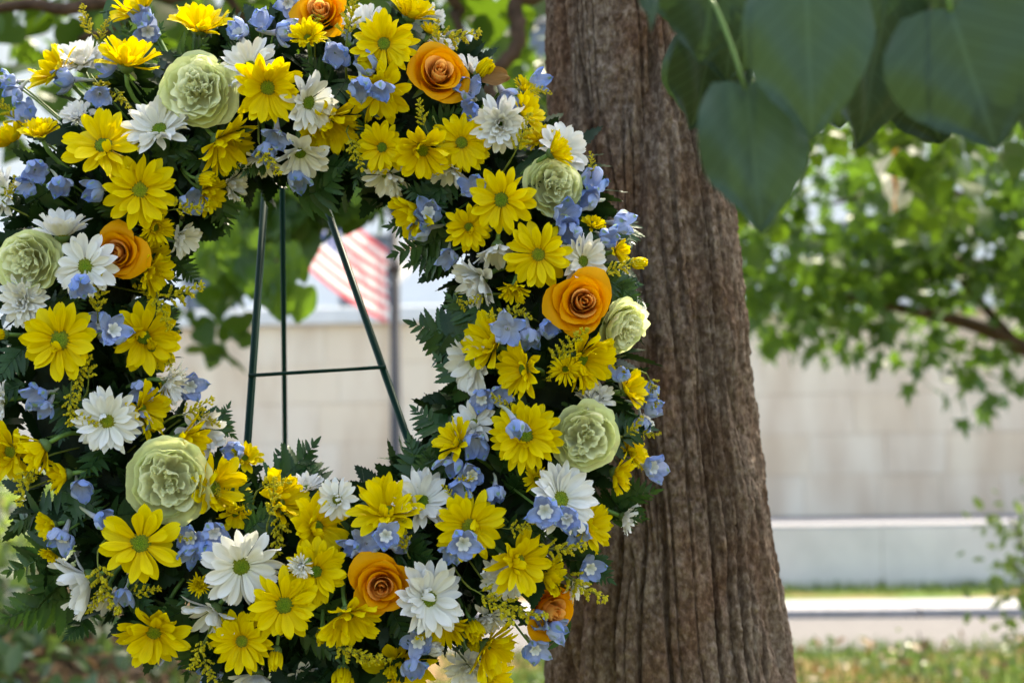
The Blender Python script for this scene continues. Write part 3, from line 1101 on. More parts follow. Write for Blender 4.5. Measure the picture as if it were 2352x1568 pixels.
low = [(1690, 760), (1760, 790), (1830, 850), (1900, 860), (1960, 880), (2010, 830), (2080, 850), (2150, 880), (2200, 940), (2290, 940), (2320, 860), (2400, 850), (2600, 840)]


def d2(x, y):
    yl = np.interp(x, [p[0] for p in low], [p[1] for p in low])
    k = 1.0
    if yl - y < 170:
        k = 0.55
    if 2180 < x < 2330 and 610 < y < 800:
        k *= 0.25
    if 1900 < x < 2180 and 690 < y < 770:
        k *= 0.5
    if y < 420:
        k *= 0.6
    if x < 1930 and y < 570:
        k *= 0.45
    return k


f2c = fringe([(a, b - 25) for a, b in low], 1660, 2560, 6.9, 8.4, 320, 180, d2)
f2 = []
for c in f2c:
    for _ in range(rng.integers(5, 12)):
        f2.append(tuple(np.array(c) + rng.normal(size=3) * (0.085, 0.12, 0.06)))
leaf_cloud('crown', LT, LF, np.array(f2) - np.array(b2), rng.uniform(0.10, 0.19, len(f2)), M['maple'], tree2, 0.7)['kind'] = 'stuff'
over2 = [tuple(Vector((rng.normal(0, 0.9), rng.normal(0.2, 0.8), rng.uniform(2.6, 5.0)))) for _ in range(900)]
leaf_cloud('upper_crown', LT, LF, over2, rng.uniform(0.08, 0.13, len(over2)), M['maple'], tree2, 0.5)['kind'] = 'stuff'

# white flag among the leaves, on a staff tied up in the young tree
dW = 5.6
fs = cloth('hanging_flag', P(2006, 375, dW), P(2048, 492, dW), P(2142, 268, dW), P(2085, 470, dW), stripe_flag_mat(), 0.02, 2.0, n=20)
tag(fs, 'white flag with an orange red stripe hanging among the leaves', 'flag')
stf = tube('flag_staff', [P(2146, 250, dW), P(2230, 120, 6.2), P(2420, -60, 7.4)], 0.012, M['staff'], None, 8)
tag(stf, 'thin white staff holding the flag among the leaves', 'staff')

# ---------------------------------------------------------------- shrub, lower right
sb_ = PY(2450, 1510, 6.6)
sb_.z = 0
sh = empty('shrub', sb_)
tag(sh, 'thin shrub with small bright leaves at the lower right', 'shrub')
sp = []
for k in range(9):
    an = rng.uniform(0, 6.28)
    r = rng.uniform(0.1, 0.38)
    top = Vector((math.cos(an) * r - 0.02, math.sin(an) * r, rng.uniform(0.55, 1.05)))
    c = bez((0, 0, 0), (top.x * 0.25, top.y * 0.25, top.z * 0.6), top, 8)
    tube('stem', c, [0.012 - 0.001 * i for i in range(8)], M['twig'], sh, 6)
    for p in c[3:]:
        for _ in range(22):
            sp.append(tuple(p + Vector(rng.normal(size=3) * 0.10)))
leaf_cloud('foliage', OT, OF, sp, rng.uniform(0.035, 0.075, len(sp)), M['shrub'], sh, 0.1)['kind'] = 'stuff'
sap = PY(2125, 1500, 7.4)
sap.z = 0
sapling = empty('sapling', sap)
tag(sapling, 'bare slanting sapling in front of the kerb', 'sapling')
s = spline([(0.03, 0, 0), (-0.02, 0, 0.05), (-0.06, 0, 0.12), (-0.12, 0, 0.22), (-0.15, 0.02, 0.30)], 14)
tube('stem', s, [0.011 - 0.0005 * i for i in range(14)], M['twig'], sapling, 6)
tube('twig', [s[6], s[6] + Vector((0.05, 0.02, 0.13)), s[6] + Vector((0.03, 0.02, 0.25))], 0.004, M['twig'], sapling, 5)
leaf_cloud('foliage', OT, OF, [tuple(s[-1 - i % 5] + Vector(rng.normal(size=3) * 0.035)) for i in range(14)], 0.03, M['shrub'], sapling, 0.1)['kind'] = 'stuff'

# ---------------------------------------------------------------- grass, planting bed
gp = []
for _ in range(9000):
    y = rng.uniform(6.6, 9.7)
    x = rng.uniform(-0.5, 4.4)
    gp.append((x, y, 0.0))
blade = np.array([(0, -0.05, 0), (0, 0.05, 0), (0.5, -0.035, 0.03), (0.5, 0.035, 0.03), (1.0, 0, 0.15)])
bf = [(0, 1, 3, 2), (2, 3, 4)]
dirs = np.zeros((len(gp), 3))
dirs[:, 2] = 1.6
gr = leaf_cloud('lawn_grass', blade, bf, gp, rng.uniform(0.05, 0.11, len(gp)), M['grassblade'], None, 0.0, True, dirs)
tag(gr, 'short green grass in front of the pavement', 'grass', kind='stuff')
gp = [(rng.uniform(-5, 6), 0, 0) for _ in range(2200)]
cs, sn = math.cos(PSI), math.sin(PSI)
gp = []
for _ in range(2600):
    x, y = rng.uniform(-2, 6), rng.uniform(13.2, 13.98)
    gp.append((x * cs + y * sn, -x * sn + y * cs, 0.072))
dirs = np.zeros((len(gp), 3))
dirs[:, 2] = 1.6
gr = leaf_cloud('verge_grass', blade, bf, gp, rng.uniform(0.06, 0.13, len(gp)), M['grassblade'], None, 0.0, True, dirs)
tag(gr, 'thin strip of grass along the foot of the low grey wall', 'grass', kind='stuff')
# fallen leaves and clover over the lawn
lp = [(rng.uniform(0.0, 4.4), rng.uniform(6.2, 9.6), rng.uniform(0.02, 0.08)) for _ in range(900)]
lc = leaf_cloud('lawn_clover', OT, OF, lp, rng.uniform(0.04, 0.09, len(lp)), M['cover'], None, 0.0)
lq = [(rng.uniform(0.0, 4.6), rng.uniform(6.0, 9.6), rng.uniform(0.03, 0.09)) for _ in range(420)]
tag(leaf_cloud('lawn_litter', OT, OF, lq, rng.uniform(0.05, 0.10, len(lq)), M['litter'], None, 0.0), 'dry leaves scattered over the lawn in front of the pavement', 'leaf litter', kind='stuff')
tag(lc, 'low clover and weeds growing through the lawn', 'weeds', kind='stuff')


def bed_z(x, y):
    ex = 1 / (1 + math.exp((x + 1.15 + 0.25 * math.sin(y * 1.3)) * 7))
    ey = 1 / (1 + math.exp(-(y - 4.4) * 1.6))
    return 0.72 * ex * ey * (1 + 0.10 * math.sin(3 * x + 1) * math.sin(2.2 * y)) - 0.02


V, F = [], []
nx, ny = 50, 60
for i in range(nx):
    for j in range(ny):
        x = -7 + 6.4 * i / (nx - 1)
        y = 2.4 + 6.8 * j / (ny - 1)
        V.append((x, y, bed_z(x, y) + random.uniform(-0.012, 0.012)))
for i in range(nx - 1):
    for j in range(ny - 1):
        F.append((i * ny + j, (i + 1) * ny + j, (i + 1) * ny + j + 1, i * ny + j + 1))
tag(obj('planting_bed', mesh('planting_bed', V, F, M['mulch'])), kind='structure')
cp, lp = [], []
while len(cp) < 8000:
    x, y = rng.uniform(-4.6, -0.95), rng.uniform(3.6, 9.0)
    c = math.sin(2.1 * x + 1.3 * y) + math.sin(3.7 * y - 1.9 * x + 2) + 0.9 * rng.normal()
    if c < -0.2:
        continue
    cp.append((x, y, bed_z(x, y) + rng.uniform(0.0, 0.14)))
for _ in range(900):
    x, y = rng.uniform(-4.6, -0.9), rng.uniform(3.4, 9.0)
    lp.append((x, y, bed_z(x, y) + rng.uniform(0.0, 0.04)))
o = leaf_cloud('ground_cover', OT, OF, cp, rng.uniform(0.06, 0.12, len(cp)), M['cover'], None, -0.15)
tag(o, 'patchy green ground cover on the mulch bed at the lower left', 'ground cover', kind='stuff')
o = leaf_cloud('leaf_litter', OT, OF, lp, rng.uniform(0.05, 0.11, len(lp)), M['litter'], None, 0.0)
tag(o, 'dry brown leaves scattered over the mulch bed', 'leaf litter', kind='stuff')
bs = PY(-10, 1200, 8.0)
bz = bed_z(bs.x, bs.y)
bush = empty('bush', (bs.x, bs.y, bz - 0.03))
tag(bush, 'rounded pale green bush behind the mulch bed', 'bush')
for k in range(7):
    an = k * 0.9
    tube('stem', bez((0, 0, 0), (0.08 * math.cos(an), 0.08 * math.sin(an), 0.2), (0.28 * math.cos(an), 0.28 * math.sin(an), 0.38), 6), 0.008, M['twig'], bush, 5)
bp_ = []
while len(bp_) < 900:
    v = rng.normal(size=3)
    v /= np.linalg.norm(v)
    v *= rng.uniform(0.6, 1.0)
    bp_.append((v[0] * 0.65, v[1] * 0.5, 0.28 + v[2] * 0.26))
leaf_cloud('foliage', OT, OF, bp_, rng.uniform(0.05, 0.09, len(bp_)), M['shrub'], bush, -0.1)['kind'] = 'stuff'

# ================================================================== WREATH
TILT = rad(6)
WN = (-FWD * math.cos(TILT) + UP * math.sin(TILT)).normalized()
WU = (UP * math.cos(TILT) + FWD * math.sin(TILT)).normalized()
WR = RIGHT.copy()
WC = P(705, 768, 1.345)
TR, TA, TB = 0.222, 0.098, 0.072          # ring radius, half width, front height
MPX = 1.28 / FPX                          # metres per picture unit at the flowers


def wp(u, v, h):
    return WC + WR * u + WU * v + WN * h


def locate(x, y, lift=0.0):
    """Where the line of sight through (x, y) meets the flower layer of the ring."""
    ray = FWD + RIGHT * ((x - 1176) / FPX) - UP * ((y - 784) / FPX)
    h = 0.05
    for _ in range(5):
        t = ((WC + WN * h) - EYE).dot(WN) / ray.dot(WN)
        p = EYE + ray * t
        o = p - WC
        u, v = o.dot(WR), o.dot(WU)
        rho = math.hypot(u, v)
        qq = (rho - TR) / TA
        h = TB * math.sqrt(max(0.0, 1 - min(1.0, abs(qq)) ** 2.2)) + lift
    return p, u, v, qq


def core_point(u, v):
    r = math.hypot(u, v)
    return wp(u / r * TR, v / r * TR, 0.015)


def facing(fx, fy):
    m = math.hypot(fx, fy)
    if m > 0.96:
        fx, fy = fx * 0.96 / m, fy * 0.96 / m
    return (RIGHT * fx - UP * fy - FWD * math.sqrt(1 - fx * fx - fy * fy)).normalized()


ITEMS = []


def register(root, kind, x, y, qq, fx, fy, size, extra=''):
    ITEMS.append(dict(root=root, kind=kind, x=x, y=y, q=qq, fx=fx, fy=fy, size=size, extra=extra))


def head(name, x, y, fx, fy, lift, roll=None):
    p, u, v, qq = locate(x, y, lift)
    F = facing(fx, fy)
    q = F.to_track_quat('Z', 'Y') @ Quaternion((0, 0, 1), random.uniform(0, 6.28) if roll is None else roll)
    root = empty(name, p, q)
    return root, p, q, u, v, qq


_stem_cache = {}


def add_stem(root, p, q, u, v, z0, r=0.0022, mat=None):
    """Stem from the head's back down into the ring."""
    c = core_point(u, v)
    loc = q.inverted() @ (c - p)
    a = Vector((0, 0, z0))
    b = Vector((0, 0, z0 - 0.028))
    tube('stem', bez(a, b, loc, 6), r, mat or M['stem'], root, 5)


# ---------------------------------------------------------------- petals
def strap_petal(name, mat, curl=0.0, ridge=0.05, ch=0.12, twist=0.0, tip=0.0, wob=0.0, base_w=0.36, peak=0.66):
    ts = [0.0, 0.16, 0.34, 0.52, 0.68, 0.82, 0.93, 1.0]
    ss = [-1, -0.5, 0, 0.5, 1]
    V, F, UV = [], [], []
    for i, t in enumerate(ts):
        if t < peak:
            k = t / peak
            w = base_w + (1 - base_w) * (k * k * (3 - 2 * k))
        else:
            k = (t - peak) / (1 - peak)
            w = max(0.0, 1 - k ** 2.6) ** 0.62
        if t == 1.0:
            w = 0.22
        for s in ss:
            x = t - (0.045 * (1 - abs(s)) * tip if t > 0.9 else 0) + (0.03 * (abs(s) == 0.5) if t == 1.0 else 0)
            y = s * w / 2 + wob * 0.10 * math.sin(4.2 * t)
            z = curl * t * t + ch * s * s * w * 0.5 + ridge * (0.5 + 0.5 * math.cos(2 * math.pi * s)) * math.sin(math.pi * min(1, t * 0.9 + 0.1)) * -1.0
            z += twist * s * t * 0.25 + wob * 0.03 * math.sin(7 * t + s)
            V.append((x, y, z))
            UV.append((t, 0.5 + 0.5 * s))
    m = len(ss)
    for i in range(len(ts) - 1):
        for j in range(m - 1):
            F.append((i * m + j, (i + 1) * m + j, (i + 1) * m + j + 1, i * m + j + 1))
    return mesh(name, V, F, mat, uvs=UV)


def petal_set(mat, nm):
    out = []
    for c, tw, tp, wo, pk in ((-0.18, 0.1, 1, 0.3, .66), (-0.05, -0.2, 0.4, -0.4, .6), (0.10, 0.15, 1, 0.5, .7), (-0.28, 0.0, 0.2, -0.2, .62), (0.02, 0.35, 0, 0.8, .58), (-0.12, -0.35, 1.0, -0.7, .68)):
        out.append(strap_petal(nm, mat, c, 0.05, 0.14, tw, tp, wo, 0.36, pk))
    inc = [strap_petal(nm, mat, c, 0.05, 0.5, 0.1, 0.5, w) for c, w in ((0.45, 0.3), (0.7, -0.4))]
    return out, inc


PET = {'yellow': petal_set(M['yellow'], 'yellow_petal'), 'white': petal_set(M['white'], 'white_petal')}


def dome(name, mat, r, h, seg=18, rings=5):
    V, F, UV = [(0, 0, h * 0.86)], [], [(0, 0)]
    for i in range(1, rings + 1):
        f = i / rings
        for k in range(seg):
            a = 2 * math.pi * k / seg
            z = h * math.sqrt(max(0, 1 - f * f)) * (1 - 0.22 * math.exp(-(f / 0.35) ** 2))
            V.append((r * f * math.cos(a), r * f * math.sin(a), z))
            UV.append((f, k / seg))
    for k in range(seg):
        F.append((0, 1 + k, 1 + (k + 1) % seg))
    for i in range(rings - 1):
        for k in range(seg):
            a = 1 + i * seg
            F.append((a + k, a + seg + k, a + seg + (k + 1) % seg, a + (k + 1) % seg))
    return mesh(name, V, F, mat, uvs=UV)


ME_DISC = dome('flower_disc', M['disc'], 1.0, 0.42)


def lathe(name, prof, mat, seg=14):
    V, F, UV = [], [], []
    for i, (r, z) in enumerate(prof):
        for k in range(seg):
            a = 2 * math.pi * k / seg
            w = 1 + 0.06 * math.sin(5 * a)
            V.append((r * w * math.cos(a), r * w * math.sin(a), z))
            UV.append((i / (len(prof) - 1), k / seg))
    for i in range(len(prof) - 1):
        for k in range(seg):
            F.append((i * seg + k, i * seg + (k + 1) % seg, (i + 1) * seg + (k + 1) % seg, (i + 1) * seg + k))
    F.append(tuple(range(seg - 1, -1, -1)))
    return mesh(name, V, F, mat, uvs=UV)


ME_CALYX = lathe('calyx', [(0.05, -0.24), (0.13, -0.20), (0.20, -0.12), (0.235, -0.03), (0.22, 0.02)], M['calyx'])
ME_BUDCUP = lathe('bud_calyx', [(0.06, -0.42), (0.24, -0.36), (0.36, -0.20), (0.40, 0.0), (0.36, 0.16)], M['calyx'])


def add_petal(root, me, ang, elev, r0, z0, L, W, roll=0.0, name='petal'):
    q = Quaternion((0, 0, 1), ang) @ Quaternion((0, 1, 0), -elev) @ Quaternion((1, 0, 0), roll)
    return obj(name, me, root, (r0 * math.cos(ang), r0 * math.sin(ang), z0), q, (L, W, L))


def daisy(col, x, y, r, fx=0.0, fy=0.0, lift=0.0, cup=None, n=None, style=''):
    nm = col + '_daisy'
    k = 1.0 if math.hypot(fx, fy) < 0.25 else 1.34
    fx, fy = fx * k + random.gauss(0, 0.09), fy * k + random.gauss(0, 0.09)
    tilt = math.hypot(fx, fy)
    root, p, q, u, v, qq = head(nm, x, y, fx, fy, lift)
    R = r * MPX * 0.99
    if cup is None:
        cup = random.uniform(4, 16) + 34 * max(0, tilt - 0.2)
    flat, inc = PET[col]
    n1 = n or random.randint(13, 20)
    thin = 0.62 if 'thin' in style else 1.0
    if 'thin' in style:
        n1 += 4
    r0 = 0.15 * R
    a0 = random.uniform(0, 6.28)
    for k in range(n1):
        a = a0 + 2 * math.pi * (k + random.uniform(-0.22, 0.22)) / n1
        L = (R - r0) * random.uniform(0.88, 1.05)
        ex = 0.0
        if random.random() < 0.11:
            ex = random.choice((-22, 24, 32))
            L *= random.uniform(0.7, 0.98)
        if random.random() < 0.035:
            continue
        add_petal(root, random.choice(flat), a, rad(cup + ex + random.gauss(0, 9)), r0, -0.01 * R, L, R * (5.0 / n1) * thin * random.uniform(0.8, 1.12), random.gauss(0, 0.2))
    n2 = n1 - random.randint(2, 4)
    for k in range(n2):
        a = a0 + 2 * math.pi * (k + 0.5 + random.uniform(-0.28, 0.28)) / n2
        L = (R - r0) * random.uniform(0.74, 0.93)
        add_petal(root, random.choice(flat), a, rad(cup + 14 + random.gauss(0, 10)), r0, 0.03 * R, L, R * 0.28 * thin * random.uniform(0.8, 1.1), random.gauss(0, 0.2))
    if 'double' in style:
        for lay, (e, f) in enumerate(((28, .72), (46, .56), (66, .42))):
            for k in range(10 - lay):
                a = a0 + 2 * math.pi * (k + random.uniform(-0.3, 0.3)) / (10 - lay)
                add_petal(root, random.choice(flat), a, rad(cup + e + random.gauss(0, 7)), r0 * (0.9 - 0.2 * lay), 0.05 * R, (R - r0) * f * random.uniform(0.85, 1.1), R * 0.25, random.gauss(0, 0.2))
    if 'ring' in style:
        for k in range(14):
            a = 2 * math.pi * (k + random.uniform(-0.2, 0.2)) / 14
            add_petal(root, random.choice(inc), a, rad(52 + random.gauss(0, 8)), 0.21 * R, 0.05 * R, R * random.uniform(0.26, 0.36), R * 0.14)
    elif random.random() < 0.55:
        c = random.uniform(0, 6.28)
        for k in range(random.randint(2, 5)):
            a = c + k * 0.42
            add_petal(root, random.choice(inc), a, rad(62 + random.gauss(0, 12)), 0.22 * R, 0.05 * R, R * random.uniform(0.25, 0.42), R * random.uniform(0.15, 0.22))
    ds = random.uniform(0.21, 0.27) * R if 'double' not in style else 0.15 * R
    obj('flower_disc', ME_DISC, root, (0, 0, 0.015 * R), None, (ds, ds, ds * 0.7))
    obj('calyx', ME_CALYX, root, None, None, R)
    add_stem(root, p, q, u, v, -0.2 * R)
    register(root, nm, x, y, qq, fx, fy, r, style)
    return root


def bud(col, x, y, r, fx=0.0, fy=0.0, lift=0.006, open_=0.0):
    nm = 'daisy_bud'
    root, p, q, u, v, qq = head(nm, x, y, fx, fy, lift)
    R = r * MPX
    flat, inc = PET[col]
    for lay in range(3):
        nn = 12 - 2 * lay
        for k in range(nn):
            a = 2 * math.pi * (k + 0.5 * lay + random.uniform(-0.15, 0.15)) / nn
            e = 64 + 8 * lay - 26 * open_ + random.gauss(0, 3)
            add_petal(root, random.choice(inc), a, rad(e), R * (0.36 - 0.10 * lay), -0.05 * R, R * random.uniform(1.25, 1.4) * (1 + 0.3 * open_), R * 0.34)
    obj('calyx', ME_BUDCUP, root, None, None, R * 1.25)
    add_stem(root, p, q, u, v, -0.45 * R, 0.0018)
    register(root, nm, x, y, qq, fx, fy, r, col)


# ---------------------------------------------------------------- roses
def cup_petal(name, mat, f, W, R_in, rim, z_rim, z_base, curl, ruff=0.0, kr=5.0, ph=0.0, nu=9, nv=8, pointed=0.0, frill=0.0, square=False):
    """A petal as a piece of a cup about the z axis, its middle on +x."""
    V, F, UV = [], [], []
    for i in range(nu):
        u = -1 + 2 * i / (nu - 1)
        top = 1 - (0.16 * abs(u) ** 5 if square else 0.30 * abs(u) ** 2.6) + pointed * 0.10 * max(0, 1 - abs(u) * 3)
        if frill:
            top += frill * 0.7 * math.sin(13 * u + 5 * ph) * math.sin(5 * u + ph)
        for j in range(nv):
            t = j / (nv - 1)
            v = t * top
            # profile by a quadratic Bezier
            b0, b1, b2 = (1 - v) ** 2, 2 * v * (1 - v), v * v
            r = b0 * R_in * 0.35 + b1 * max(rim * 1.12, 0.06) + b2 * rim
            z = b0 * z_base + b1 * (z_base * 0.35 + 0.05) + b2 * z_rim
            lip = max(0, (v - 0.70) / 0.30)
            r += curl * lip ** 1.6 * 0.34
            z -= curl * lip ** 2.2 * 0.26
            rf = ruff * (v ** 2) * math.sin(kr * u + ph + 2.0 * v)
            r += rf * 0.6 + frill * v ** 5 * math.sin(15 * u + 3 * ph)
            z += ruff * 0.5 * (v ** 3) * math.cos(kr * 1.35 * u + ph * 1.7)
            a = u * W + (0.10 * ruff * math.sin(3 * v + ph))
            V.append((r * math.cos(a), r * math.sin(a), z))
            UV.append((v, 0.5 + 0.5 * u))
    for i in range(nu - 1):
        for j in range(nv - 1):
            F.append((i * nv + j, (i + 1) * nv + j, (i + 1) * nv + j + 1, i * nv + j + 1))
    return mesh(name, V, F, mat, uvs=UV)


def rose_kit(seed):
    r = random.Random(seed)
    kit = []
    N = 19
    for i in range(N):
        f = i / (N - 1)
        rim = 0.05 + 0.80 * f ** 1.15 * r.uniform(0.92, 1.08)
        W = rad(115 - 52 * f + r.uniform(-8, 8))
        zr = 0.62 - 0.42 * f ** 1.6 + r.uniform(-0.05, 0.05)
        curl = (0.02 if f < 0.35 else 0.25 + 0.85 * (f - 0.35) / 0.65) * r.uniform(0.7, 1.3)
        if f > 0.86:
            curl *= 1.25
        me = cup_petal('rose_petal', M['rose_in'] if f < 0.45 else M['rose'], f, W, 0.3 + 0.2 * f, rim, zr, -0.55, curl * 0.75, 0.03 + 0.12 * f * r.random(), 3.2, r.uniform(0, 6), 11, 9, 0.6 if f > .4 else 0)
        kit.append((me, i * rad(137.5) + r.uniform(-0.45, 0.45), Quaternion((r.uniform(-1, 1), r.uniform(-1, 1), 0.01), r.uniform(0, 0.16) * f), (0, 0, 0)))
    return kit


def carnation_kit(seed):
    r = random.Random(seed)
    kit = []

    def add(mat, n, w0, w1, rim0, rim1, z0, z1, zb, c0, c1, ruff, frill, step):
        for i in range(n):
            f = (i + 0.5) / n
            me = cup_petal('carnation_petal', mat, f, rad(r.uniform(w0, w1)), 0.3, rim0 + (rim1 - rim0) * f + r.uniform(-.04, .04), z0 + (z1 - z0) * f + r.uniform(-.05, .05), zb,
                           r.uniform(c0, c1), ruff * r.uniform(0.6, 1.3), r.uniform(4, 7), r.uniform(0, 6), 19, 9, 0.0, frill * r.uniform(0.6, 1.3), True)
            j = 0.16 + 0.5 * (1 - (rim0 + rim1) / 2)
            tl = Quaternion((r.uniform(-1, 1), r.uniform(-1, 1), 0.01), r.uniform(0, 0.55) * j)
            kit.append((me, i * rad(step) + r.uniform(-0.35, 0.35), tl, (r.uniform(-.16, .16) * j, r.uniform(-.16, .16) * j, r.uniform(-.06, .06))))

    add(M['carn'], 7, 40, 58, 0.80, 0.96, 0.12, -0.12, -0.62, 0.15, 0.50, 0.06, 0.014, 137.5)
    add(M['carn'], 8, 36, 54, 0.66, 0.84, 0.34, 0.20, -0.55, 0.0, 0.25, 0.07, 0.012, 141)
    add(M['carn_in'], 9, 34, 54, 0.42, 0.68, 0.44, 0.36, -0.40, 0.05, 0.35, 0.10, 0.012, 133)
    add(M['carn_in'], 9, 34, 66, 0.14, 0.42, 0.47, 0.43, -0.15, 0.05, 0.30, 0.11, 0.014, 137.5)
    add(M['carn_in'], 5, 60, 95, 0.03, 0.12, 0.44, 0.46, 0.0, 0.05, 0.2, 0.05, 0.02, 137.5)
    return kit


ROSE_KITS = [rose_kit(3), rose_kit(8), rose_kit(15)]
CARN_KITS = [carnation_kit(4), carnation_kit(9), carnation_kit(21)]
ME_SEPALCUP = lathe('calyx', [(0.06, -0.75), (0.16, -0.70), (0.24, -0.58), (0.28, -0.42)], M['calyx'])


def big_flower(nm, kits, x, y, r, fx, fy, lift=0.0, which=0, roll=None, squash=1.0):
    root, p, q, u, v, qq = head(nm, x, y, fx, fy, lift, roll)
    R = r * MPX
    for me, a, tl, off in kits[which]:
        obj('petal', me, root, Vector(off) * R, tl @ Quaternion((0, 0, 1), a), (R, R, R * squash))
    obj('calyx', ME_SEPALCUP, root, None, None, R)
    if nm == 'orange_rose':
        for k in range(5):
            a = k * 1.257 + 0.3
            add_petal(root, ME_SEPAL_LEAF, a, rad(-8 + random.gauss(0, 10)), 0.25 * R, -0.52 * R, 0.75 * R, 0.22 * R, 0.0, 'sepal')
    add_stem(root, p, q, u, v, -0.7 * R, 0.003)
    register(root, nm, x, y, qq, fx, fy, r)


ME_SEPAL_LEAF = strap_petal('rose_sepal', M['calyx'], -0.3, 0.03, 0.2, 0.2, 0, 0.4, 0.7, 0.25)

# ---------------------------------------------------------------- delphinium florets
def spoon(name, mat, cupd, wdt=0.62, ruff=0.0, ph=0.0, nt_=8, ns=6, flare=-0.16):
    V, F, UV = [], [], []
    for i in range(nt_):
        t = i / (nt_ - 1)
        w = wdt * (math.sin(math.pi * (0.10 + 0.86 * t) ** 0.9)) ** 0.75
        if i == nt_ - 1:
            w *= 0.55
        for j in range(ns + 1):
            s = -1 + 2 * j / ns
            x = t - 0.06 * s * s * (t > 0.9)
            z = cupd * (math.sin(math.pi * t * 0.95) * -0.30) + 0.32 * s * s * w - flare * t ** 3
            z += ruff * t * math.sin(5 * s + ph) * 0.09 + ruff * 0.05 * math.sin(8 * t + ph)
            V.append((x, s * w / 2 * (1.0), z))
            UV.append((t, 0.5 + 0.5 * s))
    m = ns + 1
    for i in range(nt_ - 1):
        for j in range(m - 1):
            F.append((i * m + j, (i + 1) * m + j, (i + 1) * m + j + 1, i * m + j + 1))
    return mesh(name, V, F, mat, uvs=UV)


SEPALS = [spoon('delphinium_sepal', M['blue'], c, w, r, p, 8, 6, f) for c, w, r, p, f in ((1, .62, .6, 0, -.1), (0.8, .68, 1.0, 2, .10), (1.2, .60, .6, 4, .22), (0.9, .74, 1.4, 1, .0), (0.7, .66, 1.2, 5, .30))]
_sp = spline([(0, 0, -0.05), (0, 0.02, -0.35), (0.02, 0.10, -0.62), (0.03, 0.26, -0.85), (0.04, 0.40, -0.92)], 9)
V, F, UV = tube_data(_sp, [0.15, 0.13, 0.115, 0.10, 0.09, 0.08, 0.07, 0.055, 0.03], 8)
ME_SPUR = mesh('spur', V, F, M['spur'], uvs=UV)
_sp = spline([(0, 0, -0.05), (0.02, -0.03, -0.3), (0.05, -0.04, -0.6), (0.0, 0.02, -0.88)], 8)
V, F, UV = tube_data(_sp, [0.15, 0.12, 0.11, 0.095, 0.085, 0.075, 0.06, 0.035], 8)
ME_SPUR2 = mesh('spur', V, F, M['spur'], uvs=UV)


def eye_mesh():
    V, F, UV = [], [], []
    for k in range(6):
        a = k * math.pi / 3
        b = len(V)
        for t, w, z in ((0.0, 0.05, 0.10), (0.14, 0.11, 0.26), (0.22, 0.10, 0.36), (0.30, 0.03, 0.34)):
            for s in (-1, 1):
                x, y = t, s * w
                V.append((x * math.cos(a) - y * math.sin(a), x * math.sin(a) + y * math.cos(a), z))
                UV.append((t * 3, s))
        for i in range(3):
            F.append((b + 2 * i, b + 2 * i + 2, b + 2 * i + 3, b + 2 * i + 1))
    return mesh('white_eye', V, F, M['eye'], uvs=UV)


ME_EYE = eye_mesh()


def delph(x, y, fx, fy, size=52, open_=0.3, lift=0.012):
    nm = 'blue_delphinium'
    F = facing(fx, fy)
    root, p, q, u, v, qq = head(nm, x - fx * size * 0.4, y - fy * size * 0.4, fx, fy, lift)
    L = size * MPX
    a0 = random.uniform(0, 6.28)
    open_ = min(open_, 0.42)
    el = 78 - 44 * open_
    for k in range(5):
        a = a0 + k * 1.2566 + random.gauss(0, 0.10)
        Lk = L * random.uniform(0.86, 1.08)
        add_petal(root, random.choice(SEPALS), a, rad(el + random.gauss(0, 7)), 0.09 * L, 0.0, Lk, L * random.uniform(0.95, 1.1), random.gauss(0, 0.15), 'sepal')
    if open_ > 0.28:
        obj('white_eye', ME_EYE, root, None, None, L * 1.1)
    obj('spur', random.choice((ME_SPUR, ME_SPUR2)), root, None, Quaternion((0, 0, 1), random.uniform(0, 6.28)), L * random.uniform(0.9, 1.2))
    c = core_point(u, v)
    loc = q.inverted() @ (c - p)
    side = Vector((random.uniform(-1, 1), random.uniform(-1, 1), 0)).normalized() * 0.4 * L
    tube('stem', bez(Vector((0, 0, -0.05 * L)), side + Vector((0, 0, -0.7 * L)), loc, 7), 0.0011, M['stem'], root, 5)
    register(root, nm, x, y, qq, fx, fy, size)


